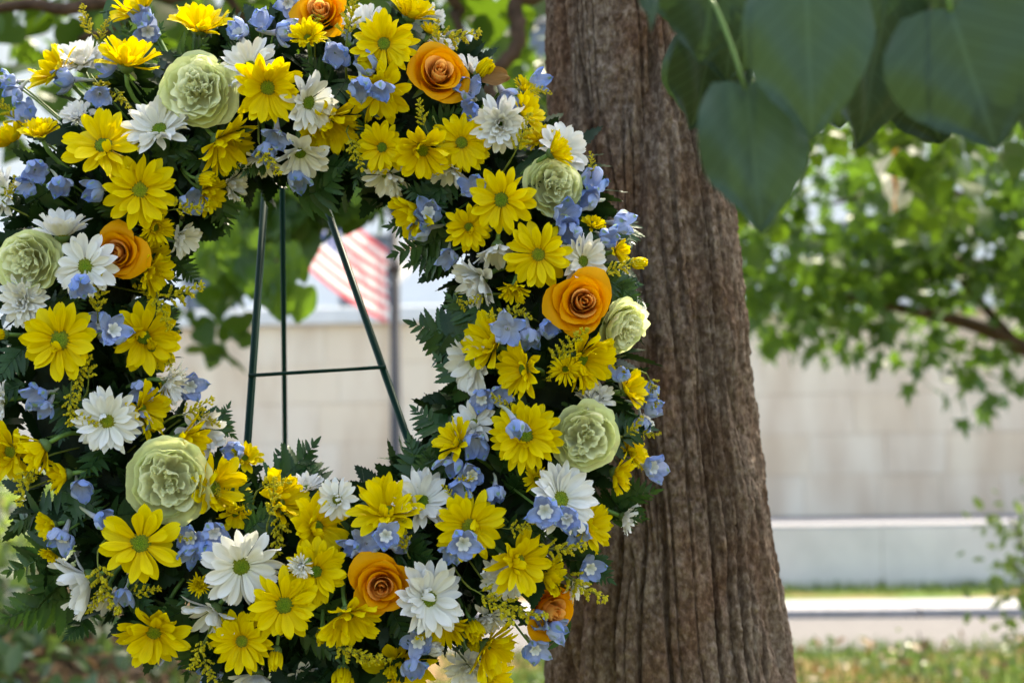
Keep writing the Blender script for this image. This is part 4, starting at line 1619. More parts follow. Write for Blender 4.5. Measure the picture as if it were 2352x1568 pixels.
# ---------------------------------------------------------------- goldenrod sprigs
def sprig_meshes(seed, bend):
    r = random.Random(seed)
    main = [Vector((t, bend * t * t, 0.10 * math.sin(3 * t))) for t in [i / 9 for i in range(10)]]
    SV, SF, SUV = tube_data(main, [0.016 - 0.0011 * i for i in range(10)], 5)
    FV, FF = [], []

    def floret(c, d, s):
        d = d.normalized()
        a = d.orthogonal().normalized()
        b = d.cross(a)
        base = len(FV)
        FV.append(c - d * s * 0.9)
        for k in range(5):
            an = 2 * math.pi * k / 5
            FV.append(c + (a * math.cos(an) + b * math.sin(an)) * s * 0.46 + d * s * 0.15)
        FV.append(c + d * s * 0.95)
        for k in range(5):
            FF.append((base, base + 1 + (k + 1) % 5, base + 1 + k))
            FF.append((base + 6, base + 1 + k, base + 1 + (k + 1) % 5))

    for i in range(15):
        t = 0.22 + 0.76 * i / 14
        p0 = Vector((t, bend * t * t, 0.10 * math.sin(3 * t)))
        bl = 0.25 * (1.08 - t) ** 0.8 + 0.05
        an = i * 2.4 + r.uniform(-0.3, 0.3)
        dirv = Vector((0.75, math.cos(an), math.sin(an))).normalized()
        p1 = p0 + dirv * bl
        v, f, _ = tube_data([p0, (p0 + p1) * 0.5 + Vector((0, 0, 0.01)), p1], [0.007, 0.006, 0.004], 4)
        o = len(SV)
        SV += v
        SF += [tuple(x + o for x in ff) for ff in f]
        m = max(4, int(bl * 62))
        for k in range(m):
            c = p0 + (p1 - p0) * (0.25 + 0.8 * k / m)
            dd = Vector((0.5 + r.uniform(-.4, .5), r.uniform(-1, 1), r.uniform(-1, 1)))
            floret(c + dd.normalized() * 0.028, dd + dirv * 0.4, 0.050 * r.uniform(0.75, 1.2))
    for k in range(6):
        floret(main[-1] + Vector((0.02 * k - 0.06, r.uniform(-.03, .03), r.uniform(-.03, .03))), Vector((1, r.uniform(-1, 1), r.uniform(-1, 1))), 0.042)
    return mesh('sprig_stem', SV, SF, M['goldstem']), mesh('florets', FV, FF, M['golden'], smooth=False)


SPRIGS = [sprig_meshes(i, b) for i, b in enumerate((0.25, -0.3, 0.05, 0.4, -0.15))]


def sprig(x, y, dx, dy, length=80, lift=0.020):
    """Centre at (x, y); points along (dx, dy) in the picture."""
    nm = 'goldenrod_sprig'
    m = math.hypot(dx, dy)
    dx, dy = dx / m, dy / m
    bx, by = x - dx * length * 0.55, y - dy * length * 0.55
    p, u, v, qq = locate(bx, by, lift - 0.012)
    d = (RIGHT * dx - UP * dy - FWD * random.uniform(0.15, 0.4)).normalized()
    z = -FWD
    z = (z - d * z.dot(d)).normalized()
    yv = z.cross(d)
    q = Matrix((d, yv, z)).transposed().to_quaternion()
    root = empty(nm, p, q)
    L = length * MPX * 1.1
    sm, fm = random.choice(SPRIGS)
    rq = Quaternion((1, 0, 0), random.uniform(-0.6, 0.6))
    obj('sprig_stem', sm, root, None, rq, (L, L, L))
    o = obj('florets', fm, root, None, rq, (L, L, L))
    o['kind'] = 'stuff'
    c = core_point(u, v)
    loc = q.inverted() @ (c - p)
    tube('stem', bez(Vector((0.02 * L, 0, 0)), Vector((-0.3 * L, 0, -0.01)), loc, 5), 0.0010, M['goldstem'], root, 4)
    register(root, nm, x, y, (math.hypot(*(lambda a: (a[1], a[2]))(locate(x, y))) - TR) / TA, 0, 0, length)


# ---------------------------------------------------------------- fern fronds
def leaflet(name, mat, teeth=6, lobed=0.10, wd=0.30, seed=0):
    """A toothed leaflet along +x with its own fold."""
    r = random.Random(seed)
    V, F, UV = [], [], []
    n = teeth * 2 + 1
    for i in range(n + 1):
        t = i / n
        w = wd * (math.sin(math.pi * (0.12 + 0.88 * t) ** 0.72)) ** 0.8 * (1 - 0.15 * t)
        tooth = (1.0 if i % 2 else 1 - lobed * 2.2)
        if i == n:
            w = 0.0
        xo = 0.03 if i % 2 else -0.02
        zc = -0.10 * t * t
        V += [(t, 0, zc), (min(1, t + xo), w * tooth, zc + 0.10 * w + 0.01 * r.uniform(-1, 1)), (min(1, t + xo), -w * tooth, zc + 0.10 * w + 0.01 * r.uniform(-1, 1))]
        UV += [(t, .5), (t, 1), (t, 0)]
    for i in range(n):
        a, b = i * 3, (i + 1) * 3
        F += [(a, b, b + 1, a + 1), (a, a + 2, b + 2, b)]
    return mesh(name, V, F, mat, uvs=UV)


LEAFLETS = [leaflet('fern_leaflet', M['fern'], 7, 0.07, 0.24, 1), leaflet('fern_leaflet', M['fern'], 8, 0.11, 0.27, 2), leaflet('fern_leaflet', M['fern'], 6, 0.06, 0.22, 3)]


def frond(base, tip, nrm, pairs=9, wfac=0.42, droop=0.05, label_xy=None, x=0, y=0, qq=0):
    nm = 'fern_frond'
    L = (tip - base).length
    d = (tip - base).normalized()
    z = (nrm - d * nrm.dot(d)).normalized()
    yv = z.cross(d)
    q = Matrix((d, yv, z)).transposed().to_quaternion()
    root = empty(nm, base, q)
    sgn = random.choice((-1, 1)) * random.uniform(0.0, 0.10)
    n = 9
    cur = [Vector((L * t, sgn * L * math.sin(math.pi * t), -droop * L * (t * t - t) * -1.0)) for t in [i / (n - 1) for i in range(n)]]
    tube('rachis', cur, [0.0011 * (1 - 0.75 * i / (n - 1)) for i in range(n)], M['fern'], root, 4)
    for i in range(pairs):
        t = 0.10 + 0.88 * (i / (pairs - 0.4)) ** 0.92
        k = min(int(t * (n - 1)), n - 2)
        ft = t * (n - 1) - k
        c = cur[k] * (1 - ft) + cur[k + 1] * ft
        tang = (cur[k + 1] - cur[k]).normalized()
        ta = math.atan2(tang.y, tang.x)
        ll = L * wfac * (1.04 - t) ** 0.72 * (0.72 + 0.55 * min(1, t * 3.5))
        for s in (-1, 1):
            an = ta + s * rad(66 - 30 * t + random.gauss(0, 4))
            qq2 = Quaternion((0, 0, 1), an) @ Quaternion((0, 1, 0), random.gauss(0.05, 0.13)) @ Quaternion((1, 0, 0), random.gauss(0, 0.22))
            lk = ll * random.uniform(0.9, 1.1)
            obj('leaflet', random.choice(LEAFLETS), root, c + Vector((s * 0.0 + (L * 0.02 if s > 0 else 0), 0, 0)), qq2, (lk, max(lk * 0.78, L * 0.065), lk))
    lk = L * wfac * 0.42
    obj('leaflet', LEAFLETS[0], root, cur[-1] - (cur[-1] - cur[-2]) * 0.3, Quaternion((0, 0, 1), math.atan2((cur[-1] - cur[-2]).y, (cur[-1] - cur[-2]).x)), (lk, lk * 0.8, lk))
    register(root, nm, x, y, qq, 0, 0, L)
    return root


def frond_px(bx, by, tx, ty, pairs=10, wfac=0.46, lift=0.0, tip_lift=None, face=(0, 0)):
    p, u, v, qq = locate(bx, by, lift - 0.014)
    if tip_lift is None:
        tip_lift = lift
    t, u2, v2, q2 = locate(tx, ty, tip_lift)
    n = facing(face[0] + random.uniform(-0.25, 0.25), face[1] + random.uniform(-0.25, 0.25))
    frond(p, t, n, pairs, wfac, 0.06, None, (bx + tx) / 2, (by + ty) / 2, (qq + q2) / 2)


# ---------------------------------------------------------------- ring body
V, F = [], []
ns, nt_ = 96, 18
for i in range(ns):
    a = 2 * math.pi * i / ns
    for j in range(nt_):
        b = 2 * math.pi * j / nt_
        w = 1 + 0.05 * math.sin(7 * a + 2 * b) + 0.04 * math.sin(13 * a - 3 * b)
        r = TR + 0.050 * w * math.cos(b)
        hh = 0.030 * w * math.sin(b)
        V.append(wp(r * math.cos(a), r * math.sin(a), hh))
for i in range(ns):
    for j in range(nt_):
        F.append((i * nt_ + j, ((i + 1) % ns) * nt_ + j, ((i + 1) % ns) * nt_ + (j + 1) % nt_, i * nt_ + (j + 1) % nt_))
wf = obj('wreath_ring', mesh('wreath_ring', [p - WC for p in V], F, M['form']), None, WC)
tag(wf, 'dark green foam ring that holds the wreath flowers and ferns', 'wreath ring')

# dense leaflets, gap shade put into their colour, packed round the ring, too many to count
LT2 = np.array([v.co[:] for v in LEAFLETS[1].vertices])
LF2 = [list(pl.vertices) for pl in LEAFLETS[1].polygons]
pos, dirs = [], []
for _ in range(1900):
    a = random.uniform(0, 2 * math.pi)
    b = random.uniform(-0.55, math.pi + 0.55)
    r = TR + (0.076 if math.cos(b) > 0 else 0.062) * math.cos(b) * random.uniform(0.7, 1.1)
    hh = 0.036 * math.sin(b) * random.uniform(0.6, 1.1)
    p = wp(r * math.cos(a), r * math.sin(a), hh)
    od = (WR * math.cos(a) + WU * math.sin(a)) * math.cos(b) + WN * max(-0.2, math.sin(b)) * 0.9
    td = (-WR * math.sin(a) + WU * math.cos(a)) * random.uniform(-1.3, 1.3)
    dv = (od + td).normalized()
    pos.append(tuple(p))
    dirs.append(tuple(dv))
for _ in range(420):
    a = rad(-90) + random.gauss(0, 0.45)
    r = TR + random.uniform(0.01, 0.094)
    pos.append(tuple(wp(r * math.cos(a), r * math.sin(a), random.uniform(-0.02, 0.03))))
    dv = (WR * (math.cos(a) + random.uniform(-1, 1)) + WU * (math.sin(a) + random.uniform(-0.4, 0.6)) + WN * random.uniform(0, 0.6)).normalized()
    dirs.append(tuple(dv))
ff = leaf_cloud('fern_filler', LT2, LF2, pos, rng.uniform(0.022, 0.045, len(pos)), M['fern_fill_shaded'], None, 0.0, True, dirs)
tag(ff, 'dense fern leaflets with shade in their colour, packed between the wreath flowers', 'foliage', kind='stuff')

# ---------------------------------------------------------------- easel
easel = empty('wire_easel', P(655, 1900, 1.75))
EB = Vector(easel.location)


def eline(name, a, b, r, n=2):
    pts = [a + (b - a) * (i / (n - 1)) for i in range(n)]
    return tube(name, [p - EB for p in pts], r, M['easel'], easel, 12)


def along(a, b, t):
    return a + (b - a) * t


apex = P(636, 150, 1.50)
l_lo = P(568, 1025, 1.44)
r_lo = P(955, 1060, 1.42)
m_hi, m_lo = P(648, 400, 1.55), P(655, 1060, 1.78)


def to_ground(a, b):
    t = (0.0 - a.z) / (b.z - a.z)
    return along(a, b, t)


lh, rh = P(612, 400, 1.48), P(723, 400, 1.48)
eline('leg', along(l_lo, lh, 1.42), to_ground(lh, l_lo), 0.0040)
eline('leg', along(r_lo, rh, 1.42), to_ground(rh, r_lo), 0.0038)
eline('rear_leg', along(m_lo, m_hi, 1.45), to_ground(m_hi, m_lo), 0.0030)
tl = (865 - 400) / (1025 - 400)
xl, xr = along(lh, l_lo, tl), along(rh, r_lo, (849 - 400) / (1060 - 400))
dx = (xr - xl).normalized()
sh_ = -FWD * 0.0046
eline('cross_bar', xl - dx * 0.003 + sh_, xr + dx * 0.004 + sh_, 0.0019)
wt = along(l_lo, lh, 1.42)
eline('top_hook', wt, along(r_lo, rh, 1.42), 0.0030)
tag(easel, 'dark green wire easel standing behind the flower wreath', 'easel')

# ================================================================== CATALOGUE (2352 x 1568)
Yl = [
 (325, 28, 85, -.5, -.65, 0, None, ''), (460, 68, 86, .05, -.68, .004, None, ''), (291, 150, 88, .08, -.60, .012, None, ''),
 (136, 168, 84, -.58, -.55, .006, None, ''), (95, 312, 56, .0, -.6, .008, 42, 'ring'), (28, 330, 72, -.4, -.75, .0, None, ''),
 (238, 336, 94, .0, -.42, .014, None, ''), (321, 437, 88, .28, .05, .012, None, ''), (505, 325, 95, .55, .45, .002, None, ''),
 (615, 201, 88, .12, .15, .022, None, ''), (882, 101, 80, .05, -.05, .010, None, ''), (873, 210, 85, .10, .28, .004, None, ''),
 (753, 276, 92, .30, .48, -.004, None, ''), (878, 339, 66, .0, .18, .010, None, ''), (970, 343, 80, .0, .42, .014, None, ''),
 (1060, 328, 74, .22, .08, .006, None, ''), (940, 40, 74, .35, -.75, 0, None, ''), (707, 88, 50, .0, -.4, .010, 30, ''),
 (1200, 262, 64, .65, -.35, .0, None, ''), (1268, 352, 60, .80, -.3, .010, None, 'thin'), (1240, 322, 48, -.2, -.5, -.006, None, ''),
 (1152, 459, 80, .0, .05, .016, None, ''), (1077, 521, 60, -.05, .15, .008, None, ''), (960, 483, 78, -.72, .32, .0, None, ''),
 (1237, 585, 83, .0, -.08, .014, None, ''), (1181, 660, 46, .0, .55, .006, 36, 'thin ring'), (1133, 790, 86, -.5, -.25, .002, None, ''),
 (1204, 848, 76, -.42, .0, .014, None, ''), (1299, 848, 40, .0, .0, .012, None, 'thin ring'), (1335, 824, 94, .52, .2, .002, None, ''),
 (1438, 895, 62, .65, -.2, -.002, None, ''), (1207, 999, 86, -.1, .0, .012, None, ''), (1051, 1018, 64, -.5, -.55, .002, None, ''),
 (1233, 1099, 37, .0, .0, .010, 30, 'thin ring'), (1068, 1106, 28, .0, -.7, .006, 40, 'thin'), (1445, 1035, 58, .65, -.3, -.002, None, ''),
 (1412, 1085, 62, .78, .15, .004, None, ''), (1078, 1207, 87, .12, -.1, .016, None, ''), (1350, 1205, 72, .66, -.05, .0, None, ''),
 (1189, 1290, 86, .45, .0, .012, None, ''), (1248, 1319, 66, .68, .08, .004, None, ''), (888, 1176, 92, .0, -.52, .010, None, ''),
 (727, 1210, 86, .38, -.15, .006, None, ''), (640, 1153, 84, .48, -.38, .0, None, ''), (490, 1120, 92, .55, .02, .0, None, ''),
 (415, 1010, 76, .68, .08, .002, None, ''), (562, 1052, 48, .3, -.55, -.004, None, ''), (325, 940, 78, .70, .0, .004, None, ''),
 (372, 905, 44, .75, .0, -.002, None, ''), (330, 775, 92, .40, .10, .004, None, ''), (138, 781, 94, .0, .0, .020, None, ''),
 (354, 522, 52, .4, .2, .004, None, 'thin ring'), (342, 592, 68, .72, -.2, .0, None, ''), (342, 622, 68, .68, .38, .0, None, ''),
 (470, 440, 62, .6, .45, -.002, None, ''), (323, 1247, 96, .0, .05, .022, None, ''), (26, 1036, 82, -.2, .2, .006, None, ''),
 (100, 1024, 72, -.55, .38, .012, None, ''), (154, 1088, 56, -.78, .0, .006, 50, ''), (122, 1205, 48, -.65, .05, -.004, None, ''),
 (354, 1450, 92, .0, .36, .014, None, ''), (652, 1388, 88, .05, .05, .020, None, ''), (556, 1471, 79, .0, .02, .012, None, ''),
 (725, 1312, 78, .28, -.1, .010, None, ''), (797, 1410, 86, .2, .36, .014, None, ''), (458, 1342, 33, .0, .05, .008, 48, 'thin ring double'),
 (920, 1526, 92, .2, .4, .004, None, ''), (1015, 1430, 72, .1, .55, -.002, None, ''), (1118, 1484, 90, .45, .2, .006, None, ''),
 (1120, 1552, 70, .3, .4, -.004, None, ''), (1362, 520, 34, .2, -.6, .0, None, ''), (1415, 578, 42, .7, .0, -.004, None, ''),
 (985, 76, 32, .3, -.4, -.004, None, ''), (1205, 208, 40, .4, -.6, -.006, None, ''), (120, 1268, 34, -.4, .5, -.004, None, ''),
 (540, 1180, 44, .2, .5, -.010, None, ''),
]
Wl = [
 (187, 148, 88, -.1, -.55, -.006, ''), (180, 268, 46, .0, -.35, .0, 'double'), (367, 299, 88, .0, -.45, .006, ''), (574, 154, 76, -.05, -.12, .006, ''),
 (707, 236, 78, .5, .2, .018, ''), (690, 352, 74, .2, .65, .0, ''), (600, 362, 60, -.05, .72, -.006, ''), (838, 58, 62, .0, -.6, -.004, ''),
 (890, 402, 66, -.2, .66, .0, ''), (1036, 388, 56, .0, .66, .0, ''), (1148, 284, 72, .2, .1, .010, 'double'), (1288, 346, 74, .45, -.3, -.004, ''),
 (1143, 566, 68, -.1, .74, .006, ''), (1105, 640, 78, -.55, .28, .004, 'double'), (1338, 600, 70, .4, .0, .004, ''), (197, 612, 77, .0, -.08, .024, ''),
 (144, 540, 78, .0, -.62, .002, ''), (112, 552, 48, -.45, -.2, -.004, ''), (55, 692, 64, -.15, .1, .006, 'double'), (10, 440, 64, -.3, .0, .0, ''),
 (247, 967, 80, .0, .0, .018, ''), (384, 877, 60, .75, .35, .008, 'thin'), (452, 985, 78, .55, .28, -.004, ''), (775, 1147, 54, .0, .0, .020, 'ring'),
 (968, 1152, 86, .2, -.48, -.002, ''), (1287, 1146, 92, .28, -.2, .012, ''), (1089, 973, 60, -.2, -.45, .0, ''), (1090, 832, 80, -.58, .1, -.006, ''),
 (1366, 918, 52, .3, -.45, -.004, 'double'), (554, 1300, 95, .2, .18, .020, ''), (492, 1402, 82, -.35, .5, .004, ''), (984, 1374, 92, .28, -.1, .014, ''),
 (694, 1297, 34, -.3, .05, .022, 'double thin'), (203, 1330, 98, -.58, .2, .004, ''), (250, 1372, 52, .2, .6, -.004, ''), (1155, 1326, 58, .0, .2, .004, 'double'),
 (1120, 1416, 50, .2, .5, .0, 'double'), (1076, 1530, 62, .0, .3, .0, 'double'), (1318, 1342, 46, .6, .3, -.006, ''), (1432, 1186, 50, .68, .3, -.002, ''),
 (590, 1548, 68, .0, .55, -.002, ''), (1318, 1230, 46, .3, .66, -.002, ''), (1478, 968, 32, .6, -.2, -.004, ''), (985, 48, 48, .5, .2, -.008, ''),
 (1010, 108, 44, .1, -.6, -.004, ''), (1082, 165, 48, .4, -.45, -.004, ''), (415, 545, 54, .58, .25, -.004, ''), (525, 425, 54, .72, .2, -.008, ''),
 (1462, 712, 34, .75, -.4, -.008, ''), (4, 918, 62, -.4, .1, -.002, ''), (705, 1120, 46, .0, -.65, -.006, ''), (690, 1552, 48, .4, .3, -.006, ''),
]
BIG = [['yellow', x, y, r, fx, fy, z, cup, st] for (x, y, r, fx, fy, z, cup, st) in Yl] + [['white', x, y, r, fx, fy, z, None, st] for (x, y, r, fx, fy, z, st) in Wl]
HARD = [(452, 208, 92, .014), (62, 602, 82, .012), (388, 1105, 104, .016), (1272, 428, 76, .006), (1345, 1003, 84, .010), (1432, 752, 70, .0),
        (1008, 170, 70, .010), (268, 580, 62, .008), (1338, 695, 75, .016), (876, 1346, 66, .012), (1262, 1402, 68, .0), (735, 30, 62, .0)]
# neighbouring heads settle at different heights so that petals lie over each other instead of cutting through
lifts = [b[6] for b in BIG]
for _ in range(14):
    for i in range(len(BIG)):
        for j in range(i + 1, len(BIG)):
            dd = math.hypot(BIG[i][1] - BIG[j][1], BIG[i][2] - BIG[j][2])
            lim = 0.82 * (BIG[i][3] + BIG[j][3])
            if dd < lim:
                want = 0.026 * (1 - dd / lim) ** 0.7
                df = lifts[i] - lifts[j]
                if abs(df) < want:
                    k = (want - abs(df)) * 0.25 * (1 if df >= 0 else -1)
                    lifts[i] += k
                    lifts[j] -= k
    lifts = [min(0.040, max(-0.026, l)) for l in lifts]
for b, l in zip(BIG, lifts):
    b[6] = l
    daisy(*b[:7], b[7], None, b[8])
for (c, x, y, r, fx, fy, o) in [('yellow', 739, 1453, 24, .1, .3, 0), ('yellow', 898, 1532, 25, .05, .3, 0), ('yellow', 1080, 1475, 25, .5, .2, 0), ('yellow', 1084, 1432, 28, .3, .4, .5),
                                ('yellow', 788, 1540, 32, .05, .45, .4), ('yellow', 634, 1495, 26, -.05, .8, .3), ('yellow', 348, 798, 20, .2, -.4, 0), ('yellow', 1452, 604, 23, .85, .05, .2),
                                ('yellow', 1100, 172, 27, .6, -.6, .3), ('yellow', 8, 768, 24, -.5, 0, 0), ('yellow', 462, 412, 28, .8, .15, .3), ('white', 985, 1492, 24, .7, -.3, .3)]:
    bud(c, x, y, r, fx, fy, .012, o)
for (x, y, r, fx, fy, z, w, rl) in [(452, 208, 92, .0, -.03, .014, 0, 0.3), (62, 602, 82, -.12, .02, .012, 1, 1.2), (388, 1105, 104, .12, .0, .016, 2, 2.0), (1272, 428, 76, .25, .0, .006, 1, 0.2),
                                    (1345, 1003, 84, .10, .0, .010, 2, 4.0), (1432, 752, 70, .60, .35, .0, 1, 2.2)]:
    big_flower('green_carnation', CARN_KITS, x, y, r * 0.95, fx, fy, z, w, rl, 0.92)
for (x, y, r, fx, fy, z, w, rl) in [(1008, 170, 70, .18, -.20, .010, 0, 2.2), (268, 580, 62, -.02, .0, .008, 1, 0.5), (1338, 695, 75, .08, -.08, .016, 2, 4.1), (876, 1346, 66, .08, .0, .012, 1, 3.0),
                                    (1262, 1402, 68, .55, .1, .0, 0, 1.0), (735, 30, 62, .0, -.3, .0, 1, 2.0)]:
    big_flower('orange_rose', ROSE_KITS, x, y, r, fx, fy, z, w, rl, 1.0)
Dl = [
 (25, 190, -.6, .1, .25), (38, 218, -.3, .6, .3), (65, 260, -.3, -.3, .2), (152, 186, -.7, .1, .15), (195, 218, .6, .2, .15), (252, 150, -.7, -.1, .3), (232, 222, .2, .3, .2),
 (345, 78, .4, .2, .5), (332, 45, .0, -.4, .3), (422, 108, .0, .0, .6), (548, 75, -.2, -.5, .5), (603, 52, .1, -.5, .4), (655, 75, .75, .0, .2), (665, 12, .2, .2, .6), (775, 97, .1, -.2, .4), (775, 132, .2, .4, .3),
 (845, 152, -.1, -.5, .15), (828, 204, .1, .6, .15), (875, 210, .2, .4, .1), (1100, 212, .1, -.3, .35), (1078, 205, -.2, -.3, .3), (1165, 232, .3, .6, .15), (1082, 258, -.3, .2, .15), (1238, 190, .7, -.1, .4), (1242, 212, .7, .35, .3),
 (1088, 432, .1, -.1, .3), (985, 490, -.1, -.2, .5), (968, 527, -.7, .2, .15), (1032, 592, .0, .6, .3), (1132, 638, .0, -.3, .4), (1360, 415, .1, -.5, .4), (1352, 462, -.5, .1, .1), (1302, 497, .2, -.2, .4),
 (1310, 535, -.2, .4, .2), (1412, 472, .6, .1, .4), (1428, 512, .6, .0, .4), (1165, 757, .0, .1, .35), (1215, 775, .1, .7, .15), (1258, 755, .5, -.1, .3), (1238, 785, .1, .5, .35),
 (1106, 917, -.2, .2, .6), (1150, 910, .2, -.2, .4), (1187, 978, .3, .6, .2), (1425, 862, .0, -.6, .1), (1465, 842, .4, .6, .3), (1492, 900, .2, -.5, .05), (1495, 935, .6, .1, .05), (1472, 972, .1, .6, .1),
 (1098, 1018, .1, .5, .3), (1120, 1040, .2, .6, .2), (1042, 1066, -.1, .7, .3), (1085, 1090, .1, .0, .6), (1062, 1128, -.5, .2, .4), (1140, 1130, .1, .6, .1), (1212, 1178, -.3, .0, .5), (1252, 1172, .0, .0, .85), (1302, 1190, .1, .0, .7),
 (1325, 1222, .2, .4, .2), (1500, 1072, .5, .0, .5), (1492, 1102, .3, .5, .4), (1356, 1304, .3, .1, .6), (1238, 1418, -.4, .1, .15), (1276, 1440, .6, .2, .3), (1230, 1490, .2, .2, .7), (1222, 1455, -.2, .5, .2),
 (888, 1228, .1, .0, .75), (812, 1254, -.5, .2, .2), (846, 1240, .2, -.3, .3), (912, 1240, .5, .2, .5), (1002, 1208, -.3, .2, .6), (1066, 1246, .2, .1, .8), (1040, 1262, -.1, .5, .3), (962, 1470, .1, .0, .7), (952, 1528, .0, .5, .3),
 (664, 1530, .0, -.4, .2), (490, 1545, -.2, .3, .4), (288, 1366, .0, .6, .4), (146, 1236, -.1, .6, .5), (192, 1122, .4, .4, .3), (205, 1178, -.2, .6, .2), (238, 1192, .7, .2, .15), (268, 758, .6, -.2, .5), (238, 745, -.2, .0, .7),
 (92, 908, -.4, .2, .4), (136, 895, .1, -.5, .1), (108, 936, -.2, .5, .2), (328, 965, -.1, .4, .4), (442, 888, .4, .1, .85), (540, 1035, -.3, -.3, .15), (596, 1055, .2, .5, .25), (440, 1232, -.2, .0, .6), (496, 1222, .4, .1, .6),
 (438, 1268, -.2, .5, .15), (476, 1258, .0, .6, .15), (62, 366, .0, .0, .5), (88, 392, .4, .1, .3), (68, 432, -.3, .5, .3), (140, 428, .3, .5, .2), (222, 442, -.6, .3, .2), (492, 482, .75, .1, .1), (448, 470, .2, .2, .2),
 (192, 656, .1, .5, .2), (638, 316, .1, .6, .1), (618, 350, .0, .5, .2), (650, 398, -.6, .1, .0), (684, 412, .0, .8, .0), (1395, 545, .5, .2, .3), (330, 900, .1, .4, .2),
]
for _k, (x, y, fx, fy, o) in enumerate(Dl):
    if _k % 5 == 4:
        continue
    lf = 0.003
    for b in BIG:
        if math.hypot(b[1] - x, b[2] - y) < 0.72 * b[3] and math.hypot(b[4], b[5]) < 0.6:
            lf = max(lf, b[6] + 0.024)
    delph(x, y, fx * 1.15, fy * 1.15, random.uniform(40, 56), o * 0.6, lf)
Sl = [
 (205, 55, -.5, -1, 80), (232, 75, .1, -1, 60), (250, 200, .7, .5, 100), (278, 232, .5, 1, 60), (15, 265, -.7, -.5, 80), (725, 60, .1, 1, 80), (800, 50, .1, -1, 110), (805, 350, .2, 1, 90), (612, 370, .4, 1, 90),
 (975, 268, -.2, -1, 70), (1008, 312, .3, 1, 80), (1050, 95, 1, .25, 110), (1005, 82, -.2, -1, 60), (1205, 325, .6, -.8, 100), (1366, 382, .3, -1, 50), (1232, 206, 1, -.2, 60), (1420, 628, 1, -.15, 90), (1165, 715, -.8, -.2, 80),
 (1195, 712, .9, .1, 60), (1290, 800, .4, -1, 110), (1270, 840, -.4, 1, 60), (1505, 890, .5, .8, 70), (1455, 985, .6, -.4, 60), (1490, 1000, .7, .3, 50), (1160, 940, -1, -.4, 70), (1045, 1135, -.3, -1, 50), (935, 1235, -.1, -1, 80),
 (1195, 1216, 1, .1, 80), (1285, 1262, 1, .2, 100), (1330, 1345, .8, .9, 120), (1135, 1368, .9, .3, 110), (1178, 1402, .8, .7, 110), (658, 1205, .2, 1, 110), (640, 1160, .5, -.8, 90), (626, 1105, .8, -.5, 80), (450, 945, 1, -.2, 90),
 (478, 950, 1, .1, 70), (425, 678, 1, .0, 110), (385, 705, .5, .8, 100), (355, 675, -.4, -.9, 70), (245, 690, .4, -1, 100), (215, 845, .3, -1, 90), (180, 870, -.3, 1, 80), (165, 925, .0, 1, 90), (200, 958, 1, .2, 70),
 (60, 1105, -.5, 1, 90), (85, 1095, .5, -.6, 60), (225, 1330, .0, 1, 120), (236, 1368, -.2, 1, 70), (402, 1232, .6, .5, 60), (330, 1352, .8, -.3, 70), (468, 1490, -.3, 1, 80), (475, 1535, .2, 1, 80), (800, 1503, .7, .5, 110), (846, 1520, 1, .5, 70),
 (430, 470, 1, -.3, 90), (395, 830, .3, 1, 70), (30, 442, .8, -.6, 60), (388, 790, .2, -1, 60), (1095, 690, -.5, .3, 50), (500, 1130, .2, 1, 40), (1060, 690, .5, .5, 40),
]
for (x, y, dx, dy, l) in Sl:
    sprig(x, y, dx, dy, l)
# fern fronds that stand out against the background or lie over the flowers
Fl = [
 (1050, 570, 938, 608), (1040, 540, 905, 585), (1010, 480, 893, 520), (1100, 780, 945, 742), (1110, 810, 972, 778), (1120, 740, 1030, 680), (1130, 770, 1028, 705), (1110, 910, 1005, 822), (1060, 985, 952, 938),
 (1080, 1050, 968, 1048), (1070, 1030, 1000, 1000), (1010, 450, 925, 430), (620, 1130, 724, 1018), (690, 1130, 640, 1040), (740, 1150, 714, 1048), (975, 1130, 940, 1008), (985, 1120, 990, 1030), (1020, 1100, 1045, 1040),
 (440, 350, 560, 300), (450, 360, 555, 380), (480, 380, 522, 525), (390, 590, 452, 648), (350, 690, 408, 758), (470, 1010, 525, 932), (440, 960, 535, 1000), (200, 1370, 8, 1424), (210, 1390, 152, 1464), (130, 1240, 18, 1312),
 (120, 1180, 30, 1210), (80, 780, 0, 870), (60, 880, -20, 900), (150, 1300, 90, 1400), (1390, 660, 1468, 652), (1390, 640, 1470, 695), (1380, 1190, 1504, 1128), (1400, 1195, 1480, 1190), (1310, 1270, 1402, 1332), (1300, 1260, 1394, 1288),
 (1390, 790, 1462, 742), (1400, 1000, 1500, 985), (700, 380, 742, 470), (730, 370, 800, 380), (640, 350, 560, 400), (300, 1180, 382, 1132), (560, 1230, 645, 1178), (500, 1100, 575, 1160), (440, 1390, 300, 1440),
 (1300, 440, 1390, 420), (1290, 480, 1360, 560), (1420, 500, 1450, 560), (320, 120, 370, 60), (400, 130, 470, 95), (340, 330, 440, 330), (420, 370, 350, 320), (1230, 340, 1210, 430), (1200, 370, 1300, 400), (870, 370, 940, 395),
 (360, 1400, 300, 1480), (480, 1420, 430, 1550), (230, 30, 330, 20), (30, 510, -10, 440), (230, 1020, 190, 1090), (260, 1040, 210, 1020), (1150, 1090, 1180, 1010), (1170, 1130, 1200, 1080), (1000, 1330, 900, 1290), (930, 1420, 960, 1310),
 (900, 1400, 930, 1480), (1020, 1470, 985, 1400), (1040, 1490, 1100, 1520), (1300, 1470, 1230, 1440), (200, 330, 270, 290), (250, 520, 320, 560), (330, 640, 290, 560), (280, 1320, 340, 1400), (520, 1330, 420, 1380), (900, 1250, 990, 1280),
 (600, 130, 520, 110), (760, 200, 700, 140), (800, 180, 760, 240), (1010, 60, 960, 120), (680, 450, 780, 395),
]
